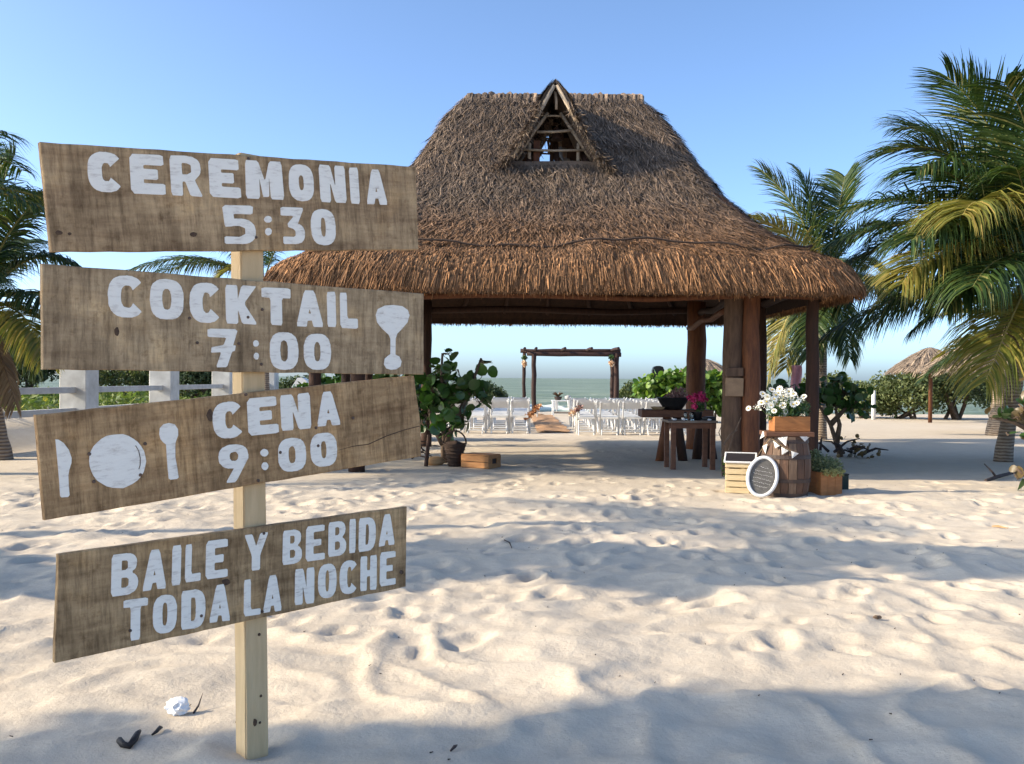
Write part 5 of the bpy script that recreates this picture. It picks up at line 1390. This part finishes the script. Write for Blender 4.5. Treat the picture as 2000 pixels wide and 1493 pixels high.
# black box
bx = at(1644, 957, 11.5); bgz = gz(bx.x, 11.5)
bb = thing('black_box', 'small dark plastic box on the sand beside the herb planter', 'box', (bx.x, 11.5, bgz))
MB().box((bx.x, 11.5, bgz + .095), (.125, .15, .19), None, .008).build('body', MAT['greenblack'], bb)
MB().box((bx.x, 11.5, bgz + .193), (.135, .16, .014), None, .004).build('lid', MAT['black'], bb)
sc_ = ground_pt(1577, 957)
tag(MB().blob(sc_ + Vector((0, 0, .015)), .035, 2, .3, (1, .7, .6)).build('white_shell', MAT['paper']), 'small white scrap on the sand between barrel and herb planter', 'scrap')
# climbing twigs at grey post
tv = thing('bare_vine', 'thin bare vine climbing the foot of the grey-brown trunk post', 'vine', ground_pt(1415, 925))
for pts in ([(1412, 945), (1410, 900), (1413, 870), (1404, 845), (1410, 830)], [(1416, 940), (1420, 890), (1432, 850), (1448, 815)], [(1413, 870), (1425, 850), (1440, 840)]):
    MB().tube([at(x, y, YF - .35 + i * .05) for i, (x, y) in enumerate(pts)], [.014, .012, .01, .007, .005][:len(pts)], 5, wob=.3).build('stem', MAT['twig'], tv)
P = clump_points([(at(1415, 925, YF - .35), .09), (at(1414, 900, YF - .35), .07)], 16, 4); 
for p in P: put_leaf(tv, (p[0], p[1], max(p[2], .04)), rand_rot(rng), .05, 'grape_leaf_b')

# ------------------------------------------------------------------ tables by the post
TY = 14.05
t1 = thing('side_table', 'dark wooden side table holding the magenta flowers', 'table', (at(1350, 916, TY).x, TY, 0))
zt = at(1350, 824, TY).z
xa, xb = at(1304, 820, TY).x, at(1401, 820, TY).x
MB().box(((xa + xb) / 2, TY + .2, zt + .0), (xb - xa, .52, .035), None, .004).build('table_top', MAT['tablegrey'], t1)
MB().box(((xa + xb) / 2, TY - .01, zt - .062), (xb - xa - .04, .025, .085)).build('apron', MAT['tablewood'], t1)
MB().box(((xa + xb) / 2, TY + .40, zt - .062), (xb - xa - .04, .025, .085)).build('apron', MAT['tablewood'], t1)
for (x, y) in ((xa + .09, TY + .0), (xb - .07, TY + .0), (xa + .06, TY + .42), (xb - .10, TY + .42)):
    g = gz(x, y); MB().box((x, y, (g - .03 + zt - .02) / 2), (.075, .075, zt - .02 - g + .03), None, .004).build('leg', MAT['tablewood'], t1)
TY2 = 15.6
t2 = thing('trestle_table', 'thick plank table on splayed log legs behind the side table', 'table', (at(1320, 880, TY2).x, TY2, 0))
z2 = at(1300, 808, TY2).z; xa2, xb2 = at(1252, 805, TY2).x, at(1392, 805, TY2).x
MB().box(((xa2 + xb2) / 2, TY2 + .15, z2), (xb2 - xa2, .5, .13), None, .012).build('table_top', MAT['tablewood'], t2)
for (px0, px1, py1, dy, mt) in ((1303, 1289, 880, 0, 'trunk_red'), (1322, 1334, 882, 0, 'trunk_dark'), (1370, 1360, 872, .35, 'trunk_dark'), (1380, 1392, 872, .35, 'trunk_dark')):
    a = at(px0, 815, TY2 + dy); b_ = at(px1, py1, TY2 + dy); b_.z = gz(b_.x, b_.y) - .02
    MB().tube([a, a.lerp(b_, .5), b_], [.075, .08, .085], 9, wob=.1).build('leg', MAT[mt], t2, smooth=True)
# black basin
bsx = at(1316, 790, TY2); bs = thing('black_basin', 'black flared basin with dried pink flowers on the plank table', 'basin', (bsx.x, TY2, z2 + .066))
MB().lathe((bsx.x, TY2 + .08, z2 + .067), [(.15, 0), (.22, .10), (.27, .19), (.285, .195), (.285, .205), (.25, .20), (.2, .10), (.01, .05)], 24).build('bowl', MAT['black'], bs, smooth=True)
P = clump_points([(Vector((bsx.x + .10, TY2 + .05, z2 + .33)), .16), (Vector((bsx.x - .02, TY2 + .08, z2 + .29)), .13), (Vector((bsx.x + .2, TY2 + .05, z2 + .28)), .09)], 700, 9, .2)
V, Fc = quad_cloud(P, np.full(len(P), .045), 9, .6, .2); mesh_obj('dried_flowers', V, Fc, MAT['dried'], bs, kind='stuff')
# tray with shells
MBt = thing('shallow_basket', 'small tan basket at the left end of the plank table', 'basket', at(1283, 799, TY2 - .05))
p = at(1285, 798, TY2 - .02); p.z = z2 + .066
MB().lathe(p, [(.09, 0), (.125, .05), (.13, .05), (.10, .01)], 16).build('bowl', MAT['twine'], MBt, smooth=True)
# magenta flowers in pot on side table
mp_ = at(1362, 815, TY + .12)
mf = thing('magenta_flower_pot', 'dark pot of magenta flowers on the side table', 'flower pot', (mp_.x, TY + .15, zt + .018))
MB().lathe((mp_.x, TY + .15, zt + .018), [(.06, 0), (.085, .12), (.09, .13), (.075, .13), (.02, .1)], 16).build('pot', MAT['black'], mf, smooth=True)
P = clump_points([(at(1352, 778, TY + .1), .08), (at(1367, 775, TY + .15), .10), (at(1376, 780, TY + .2), .06), (at(1356, 795, TY + .08), .05)], 330, 12, .2)
V, Fc = quad_cloud(P, np.full(len(P), .045), 12, .8, .2); mesh_obj('petals', V, Fc, MAT['magenta'], mf, kind='stuff')
P = clump_points([(at(1365, 795, TY + .15), .09)], 140, 13, .1)
V, Fc = quad_cloud(P, np.full(len(P), .07), 13, .4, .2); mesh_obj('leaves', V, Fc, MAT['grape_leaf'], mf, kind='stuff')
for (px, py, r_, lab) in ((1351, 806, .035, 'small clear glass jar left of the magenta flower pot'), (1339, 803, .03, 'clear glass jar beside the black basin')):
    p = at(px, 815, TY + .08); 
    tag(MB().lathe((p.x, TY + .08, zt + .018), [(r_ * .8, 0), (r_, .015), (r_, .09), (r_ * .75, .11), (r_ * .8, .13), (r_ * .7, .13), (r_ * .9, .09), (r_ * .9, .02)], 14).build('glass_jar', MAT['glass'], smooth=True), lab, 'jar')
tr_ = at(1385, 815, TY + .2)
tag(MB().box((tr_.x, TY + .2, zt + .045), (.16, .2, .05), rotz(.2), .01).build('black_tray', MAT['black']), 'low black tray at the right end of the side table', 'tray')
i_ = 0
for (px, lab) in ((1318, 'leftmost white shell on the front edge of the side table'), (1336, 'white shell in the middle of the side table front edge'), (1386, 'rightmost white shell on the side table front edge')):
    p = at(px, 818, TY + .0); tag(MB().blob((p.x, TY + .02, zt + .032), .026, 2, .2, (1.2, .8, .6)).build('shell', MAT['paper']), lab, 'shell', 'shells on the side table')

# ------------------------------------------------------------------ left group
lc = at(938, 917, 13.9)
low = thing('low_crate', 'low orange-brown wooden crate with hand slot on the sand by the sea grape', 'crate', (lc.x, 14.2, gz(lc.x, 14.2)), rot=rotz(R(-30))); Ml = W[low.name]
lw, ldp, lh = .50, .36, .20
for k in range(2):
    z = .05 + k * .098
    for (ox, oy, a_, b_) in ((0, -ldp / 2, lw, .016), (0, ldp / 2, lw, .016)): MB().box(Ml @ Vector((ox, oy, z)), (a_, b_, .088), rotz(R(-30)), .003).build('slat', MAT['crate_or'], low, Ml)
for s in (-1, 1):
    for (oy, z, b_, h_) in ((0, .035, ldp - .02, .07), (0, .175, ldp - .02, .05), (-.12, .11, .1, .08), (.12, .11, .1, .08)):
        MB().box(Ml @ Vector((s * (lw / 2 - .01), oy, z)), (.018, b_, h_), rotz(R(-30))).build('end_panel', MAT['crate_or'], low, Ml)
for k in range(4): MB().box(Ml @ Vector((0, -.135 + k * .09, lh + .003)), (lw, .086, .014), rotz(R(-30)), .003).build('top_slat', MAT['crate_or'], low, Ml)
MB().box(Ml @ Vector((0, 0, .1)), (lw - .05, ldp - .05, .17), rotz(R(-30))).build('lining', MAT['twig_dark'], low, Ml)
# wicker basket
wb = at(888, 905, 14.35); wz = gz(wb.x, 14.35)
wk = thing('wicker_basket', 'tall dark wicker basket with arched handle beside the sea grape stem', 'basket', (wb.x, 14.35, wz))
MB().lathe((wb.x, 14.35, wz - .01), [(.10, 0), (.115, .1), (.15, .26), (.185, .36), (.19, .375), (.165, .37), (.13, .26), (.05, .2)], 18).build('body', MAT['wicker'], wk, smooth=True)
for k in range(6): MB().lathe((wb.x, 14.35, wz + .03 + k * .058), [(.105 + .012 * k, -.012), (.122 + .0125 * k, 0), (.105 + .012 * k, .012)], 18).build('weave_band', MAT['wicker'], wk, smooth=True)
MB().tube([(wb.x + .18 * math.cos(a * math.pi / 10), 14.35, wz + .36 + .20 * math.sin(a * math.pi / 10)) for a in range(11)], .014, 6).build('handle', MAT['wicker'], wk, smooth=True)
MB().blob((wb.x, 14.35, wz + .35), .13, 2, .25, (1, 1, .45)).build('contents', MAT['wicker'], wk)
st_ = at(850, 904, 14.5)
tag(MB().blob((st_.x, 14.5, gz(st_.x, 14.5) + .06), .155, 3, .04, (1.05, .8, .52)).build('rounded_stone', MAT['stone'], smooth=True), 'smooth orange-tan rounded stone at the foot of the sea grape', 'stone')
tw_ = thing('twig_heap', 'dark heap of dry twigs behind the stone, left of the sea grape', 'twigs', ground_pt(815, 905))
for i in range(14):
    s = ground_pt(rng.uniform(775, 850), rng.uniform(895, 912)) + Vector((0, .3, .05 + rng.random() * .2)); e = s + Vector((rng.uniform(-.5, .5), rng.uniform(-.2, .2), rng.uniform(-.1, .12)))
    e.z = max(e.z, .02); MB().tube([s, s.lerp(e, .5) + Vector((0, 0, .04)), e], [.016, .012, .006], 5, wob=.3).build('twig', MAT['twig_dark'], tw_)
a = at(832, 900, 14.3); b_ = at(838, 850, 14.4); a.z = gz(a.x, 14.3)
tag(MB().tube([a, a.lerp(b_, .5), b_], [.035, .032, .03], 7, wob=.15).build('leaning_stake', MAT['trunk_dark']), 'dark stake leaning in front of the sea grape, left of the stone', 'stake')

# ------------------------------------------------------------------ chairs
def make_chair():
    t = bpy.data.objects.new('folding_chair', None); link(t, None, Matrix.Identity(4)); t.empty_display_size = .1
    w = .225
    for s in (-1, 1):
        MB().tube([(s * w, .20, 0), (s * w, .02, .42), (s * w, -.16, .82)], [.021, .023, .02], 6, flat=1.3).build('frame_rail', MAT['white'], t)
        MB().tube([(s * (w - .035), -.22, 0), (s * (w - .035), .0, .34), (s * (w - .035), .12, .44)], .019, 6).build('rear_leg', MAT['white'], t)
    mb = MB()
    pts = [(-w + .012, 0), (-w * .5, -.018), (0, -.024), (w * .5, -.018), (w - .012, 0)]
    vs_ = []
    for (x, dy) in pts:
        for (z, oy) in ((.64, -.085), (.80, -.152)):
            vs_ += [(x, oy + dy, z), (x, oy + dy + .016, z)]
    fs_ = []
    for i in range(4):
        a = i * 4; fs_ += [(a, a + 2, a + 6, a + 4), (a + 1, a + 5, a + 7, a + 3), (a + 2, a + 3, a + 7, a + 6), (a, a + 4, a + 5, a + 1)]
    fs_ += [(0, 1, 3, 2), (16, 18, 19, 17)]
    mb.add(vs_, fs_).build('backrest', MAT['white'], t)
    for k in range(5): MB().box((0, -.13 + k * .082, .445 + .006 * k), (.40, .072, .018), None, .004).build('seat_slat', MAT['white'], t)
    MB().box((0, -.175, .425), (.42, .02, .05)).build('seat_rail', MAT['white'], t)
    MB().tube([(-w + .04, -.205, .03 + .06), (w - .04, -.205, .03 + .06)], .014, 6).build('stretcher', MAT['white'], t)
    MB().tube([(-w, .17, .08), (w, .17, .08)], .014, 6).build('stretcher', MAT['white'], t)
    return t
proto = make_chair(); first = True
ORD = ['first', 'second', 'third', 'fourth', 'fifth', 'sixth', 'seventh', 'eighth']
NEAR = ['on the aisle', 'second from aisle', 'third from aisle', 'fourth from aisle', 'fifth from aisle']
AX = [.24, -.32, -.88, -1.44]; BXS = [1.86, 2.42, 2.98, 3.54, 4.10]
chair_pos = {}
for side, xs_ in (('left', AX), ('right', BXS)):
    for r_ in range(6):
        for ci, x in enumerate(xs_):
            y = 22.75 + r_ * 1.0 + rng.uniform(-.07, .07) - (0.0 if side == 'right' else -.25); x2 = x + rng.uniform(-.03, .03) + (.03 * r_ if side == 'right' else 0)
            o_ = proto if first else copy_tree(proto); first = False
            o_.matrix_local = Matrix.Translation((x2, y, gz(x2, y))) @ Matrix.Rotation(rng.uniform(-.11, .11), 4, 'Z')
            W[o_.name] = o_.matrix_local.copy()
            where = 'nearest the palapa' if r_ == 0 else ('nearest the sea' if r_ == 5 else f'{ORD[r_]} row from the palapa')
            tag(o_, f'white chair, {NEAR[ci]}, {side} block, ' + (f'row {where}' if r_ in (0, 5) else where), 'chair', 'white folding chairs facing the sea')
            chair_pos[(side, r_, ci)] = (x2, y)
for (side, r_, px, py, mt, lab) in (('left', 0, 1032, 812, 'orange_fl', 'orange dried bouquet tied low on the nearest left aisle chair'), ('left', 1, 1049, 797, 'orange_fl', 'orange bouquet tied higher on the second left aisle chair'), ('right', 0, 1131, 797, 'dried', 'dusty pink bouquet on the nearest right aisle chair'), ('right', 1, 1120, 805, 'cream_fl', 'cream bouquet hanging on the second right aisle chair')):
    y = chair_pos[(side, r_, 0)][1]
    c = at(px, py, y - .1)
    bq = thing('bouquet', lab, 'bouquet', c, 'aisle bouquets')
    P = clump_points([(c, .10), (c + Vector((.07, 0, .05)), .08), (c + Vector((-.06, 0, -.06)), .07)], 160, int(px), .2)
    V, Fc = quad_cloud(P, np.full(len(P), .06), int(px), .7, .2); mesh_obj('blooms', V, Fc, MAT[mt], bq, kind='stuff')
    MB().tube([c + Vector((0, 0, -.05)), c + Vector((.01, .02, -.24))], .02, 6).build('ribbon', MAT['lace'], bq)
# aisle runner
nu2, nv2 = 12, 110
V = []; Fc = []
for v in range(nv2 + 1):
    y = 23.2 + 9.2 * v / nv2
    for u in range(nu2 + 1):
        q = u / nu2; x = .66 + .82 * q + .05 * math.sin(v * .4) * (q - .5)
        V.append((x, y, base_height(np.array([x]), np.array([y]))[0] + .035 + .13 * abs(math.sin(v * .21 + .5 * math.sin(u * .6))) * (.4 + .6 * math.sin(v * .07) ** 2) * (1 - .6 * abs(2 * q - 1))))
for v in range(nv2):
    for u in range(nu2): a = v * (nu2 + 1) + u; Fc.append((a, a + 1, a + nu2 + 2, a + nu2 + 1))
rn = mesh_obj('aisle_runner', V, Fc, MAT['burlap'], smooth=True); tag(rn, 'rumpled brown burlap runner laid along the aisle between the chairs', 'runner')
# altar table
AY = 34
ax0 = at(1097, 811, AY).x; ag = gz(ax0, AY)
al = thing('altar_table', 'small white draped table at the sea end of the aisle', 'table', (ax0, AY, ag))
zt2 = at(1097, 783, AY).z
MB().box((ax0, AY, zt2), (.78, .5, .04), None, .01).build('table_top', MAT['white'], al)
for s in (-1, 1):
    for yy in (-.2, .2): MB().box((ax0 + s * .33, AY + yy, (ag + zt2) / 2 - .03), (.07, .07, zt2 - ag), None, .004).build('leg', MAT['white'], al)
MB().box((ax0, AY + .2, ag + .1), (.6, .03, .04)).build('stretcher', MAT['pergola'], al)
mb = MB(); vs_ = []
for i in range(13):
    x = ax0 - .36 + .2 * i / 12 * 1.0; zz = .028 * math.sin(i * 1.4)
    vs_ += [(x, AY - .262 - abs(zz), zt2 + .015), (x + .02, AY - .27 - abs(zz), zt2 - .34 - .05 * math.sin(i))]
mb.add(vs_, [(2 * i, 2 * i + 1, 2 * i + 3, 2 * i + 2) for i in range(12)]); mb.build('drape', MAT['canvas'], al)
mb = MB(); vs_ = [(v[0] + .56 if True else 0, v[1], v[2]) for v in vs_]; mb.add(vs_, [(2 * i, 2 * i + 1, 2 * i + 3, 2 * i + 2) for i in range(12)]); mb.build('drape', MAT['canvas'], al)
apx = at(1090, 780, AY)
ap = thing('altar_plant', 'dark spiky potted plant on the white altar table', 'plant', (apx.x, AY, zt2 + .02))
MB().lathe((apx.x, AY, zt2 + .02), [(.1, 0), (.15, .12), (.16, .13), (.1, .13)], 14).build('pot', MAT['twig_dark'], ap)
mb = MB()
for i in range(26):
    a = rng.uniform(0, 6.28); l_ = rng.uniform(.12, .26); o_ = Vector((apx.x, AY, zt2 + .14)); e = o_ + Vector((math.cos(a) * l_, math.sin(a) * l_ * .5, rng.uniform(.06, .2)))
    mb.tube([o_, o_.lerp(e, .6) + Vector((0, 0, .04)), e], [.02, .018, .003], 4)
mb.build('leaves', MAT['grape_leaf_r'], ap)
gx_ = at(1109, 778, AY)
tag(MB().lathe((gx_.x, AY, zt2 + .02), [(.09, 0), (.13, .06), (.12, .14), (.05, .18)], 12).build('grey_vase', MAT['rail'], smooth=True), 'round grey vase beside the spiky plant on the altar table', 'vase')

# pergola
PY = 36.0
pg = thing('pergola', 'dark log wedding pergola standing before the sea', 'pergola', (at(1113, 800, PY).x, PY, 0))
def logp(px0, py0, px1, py1, Y, r, name, ground=True):
    a = at(px0, py0, Y); b_ = at(px1, py1, Y)
    if ground: b_.z = gz(b_.x, Y) - .1
    MB().tube([a.lerp(b_, i / 6) + Vector((rng.uniform(-.02, .02), 0, rng.uniform(-.015, .015))) for i in range(7)], [r * rng.uniform(.93, 1.07) for _ in range(7)], 9, wob=.12).build(name, MAT['pergola'], pg, smooth=True)
logp(1024, 690, 1023, 800, PY + 2.2, .075, 'post'); logp(1043, 692, 1042, 800, PY, .095, 'post'); logp(1204, 690, 1203, 800, PY + .0, .10, 'post'); logp(1196, 690, 1196, 800, PY + 2.2, .09, 'post')
logp(1017, 686, 1212, 686, PY + 2.2, .085, 'beam', False); logp(1030, 692, 1214, 693, PY, .085, 'beam', False)
logp(1026, 688, 1034, 688, PY + 1, .06, 'crossbeam', False)
for (px, Y) in ((1024, PY + 2.0), (1046, PY + 1), (1100, PY + 1), (1150, PY + 1), (1200, PY + 1)):
    x = at(px, 686, PY + 1.1).x; zz = at(px, 685, PY + 1).z + .05
    MB().tube([(x, PY - .35, zz), (x, PY + 1.1, zz + .02), (x, PY + 2.55, zz)], .055, 7, wob=.2).build('crossbeam', MAT['pergola'], pg)
for (px, py, Y, lab) in ((1024, 709, PY + 2.05, 'cream flower spray tied to the left pergola post'), (1194, 709, PY - .15, 'cream flower spray tied to the right pergola post')):
    c = at(px, py, Y - .05); fs = thing('flower_spray', lab, 'flowers', c, 'flower sprays on the pergola')
    P = clump_points([(c, .11), (c + Vector((.02, -.03, -.08)), .09)], 150, px, .2); V, Fc = quad_cloud(P, np.full(150, .09), px, .8, .1); mesh_obj('blooms', V, Fc, MAT['cream_fl'], fs, kind='stuff')
    P = clump_points([(c + Vector((0, 0, .22)), .12)], 70, px + 1, .2); V, Fc = quad_cloud(P, np.full(70, .12), px, .5, .4); mesh_obj('leaves', V, Fc, MAT['grape_leaf'], fs, kind='stuff')
# loudspeaker
LY = 31.0
lp_ = at(1285, 730, LY); lg = gz(lp_.x, LY)
ls = thing('loudspeaker', 'black loudspeaker with rounded top on a stand behind the right chairs', 'speaker', (lp_.x, LY, lg))
zs0, zs1 = at(1285, 748, LY).z, at(1285, 715, LY).z
vs_, fs_ = [], []
prof = [(-.19, 0), (.19, 0), (.195, .40), (.15, .50), (.05, .53), (-.05, .53), (-.15, .50), (-.195, .40)]
for yy in (-.14, .14):
    for (x, z) in prof: vs_.append((lp_.x + x, LY + yy, zs0 + z * (zs1 - zs0) / .53))
fs_ = [tuple(range(8)), tuple(range(15, 7, -1))] + [(i, i + 8, (i + 1) % 8 + 8, (i + 1) % 8) for i in range(8)]
MB().add(vs_, fs_).build('cabinet', MAT['black'], ls)
MB().tube([(lp_.x, LY, lg + .3), (lp_.x, LY, zs0 + .02)], .02, 8).build('pole', MAT['black'], ls)
for k in range(3):
    a = k * 2.094 + .4; MB().tube([(lp_.x, LY, lg + .7), (lp_.x + .4 * math.cos(a), LY + .4 * math.sin(a), lg)], .014, 6).build('leg', MAT['black'], ls)
# pink cloth
pp = at(1556, 730, 19.5); g = gz(pp.x, 19.5)
pkc = thing('pink_cloth', 'pink cloth hanging on a thin stand behind the corner posts', 'cloth', (pp.x, 19.5, g))
mb = MB(); vs_ = []
for i in range(9):
    x = pp.x - .11 + .22 * i / 8
    for j in range(7): vs_.append((x + .015 * math.sin(j), 19.5 + .03 * math.sin(i * 1.6 + j * .3), at(1556, 714, 19.5).z - .52 * j / 6 * (1 - .12 * math.sin(i * 2.1))))
mb.add(vs_, [(i * 7 + j, i * 7 + j + 1, i * 7 + j + 8, i * 7 + j + 7) for i in range(8) for j in range(6)]); mb.build('cloth', MAT['pink'], pkc, smooth=True)
MB().tube([(pp.x, 19.56, g - .05), (pp.x, 19.56, at(1556, 712, 19.5).z)], .018, 6).build('stand', MAT['twig_dark'], pkc)

# ------------------------------------------------------------------ small things on the sand
tp = ground_pt(347, 1402)
tis = MB().blob(tp + Vector((0, 0, .035)), .042, 3, .2, (1.1, .9, .85)).build('crumpled_tissue', MAT['paper'])
tag(tis, 'crumpled white tissue lying on the sand left of the signpost', 'tissue')
def onsand(px, py, dz): p = ground_pt(px, py); p.z += dz; return p
tag(MB().tube([onsand(233, 1458, .008), onsand(241, 1463, .01), onsand(252, 1465, .012), onsand(262, 1459, .014), onsand(268, 1450, .016), onsand(273, 1441, .014)], [.012, .013, .014, .013, .012, .006], 7, wob=.2).build('seed_pod', MAT['pod'], smooth=True), 'curved dark seed pod on the sand at the bottom left', 'seed pod')
tag(MB().tube([onsand(297, 1447, .006), onsand(306, 1441, .012), onsand(312, 1433, .016), onsand(317, 1428, .008)], [.004, .008, .009, .003], 6).build('dry_leaf', MAT['pod'], smooth=True), 'thin dark curled leaf on the sand beside the seed pod', 'leaf')
tag(MB().tube([onsand(378, 1402, .004), onsand(387, 1392, .02), onsand(396, 1378, .05)], [.005, .004, .001], 5).build('dry_twig', MAT['twig_dark']), 'short dry twig sticking up from sand right of the tissue', 'twig')
tag(MB().tube([onsand(880, 1476, .004), onsand(888, 1472, .015), onsand(893, 1465, .012)], [.004, .007, .002], 5).build('dry_leaf', MAT['twig_dark']), 'small curled dry leaf on shaded sand at the bottom centre', 'leaf')
tag(MB().blob(onsand(1714, 1212, .012), .016, 2, .3, (1.4, .8, .8)).build('dry_leaf', MAT['twig']), 'small brown leaf on sand right of centre', 'leaf')
tag(MB().tube([onsand(1938, 1030, .006), onsand(1950, 1034, .02), onsand(1968, 1040, .006)], [.006, .012, .004], 5).build('dry_leaf', MAT['stone']), 'reddish brown dry leaf on bright sand near the right edge', 'leaf')
tag(MB().tube([onsand(985, 1055, .006), onsand(995, 1062, .012), onsand(1000, 1066, .006)], [.005, .006, .003], 5).build('dry_twig', MAT['twig_dark']), 'short dark twig on bright sand before the palapa', 'twig')
mb = MB(); r3 = random.Random(77)
for i in range(330):
    x = r3.uniform(-5, 6.5); y = 2.4 + 10 * r3.random() ** 1.4
    if abs(x) > y * .62 + .3: continue
    z = gz(x, y); l_ = r3.uniform(.004, .016); a = r3.uniform(0, 6.28)
    mb.tube([(x, y, z + .002), (x + math.cos(a) * l_, y + math.sin(a) * l_, z + .004 + r3.random() * .004)], [r3.uniform(.002, .0045), .0015], 4)
tag(mb.build('sand_debris', MAT['twig_dark']), 'tiny dark bits of leaf and twig scattered over the sand', 'debris', kind='stuff')
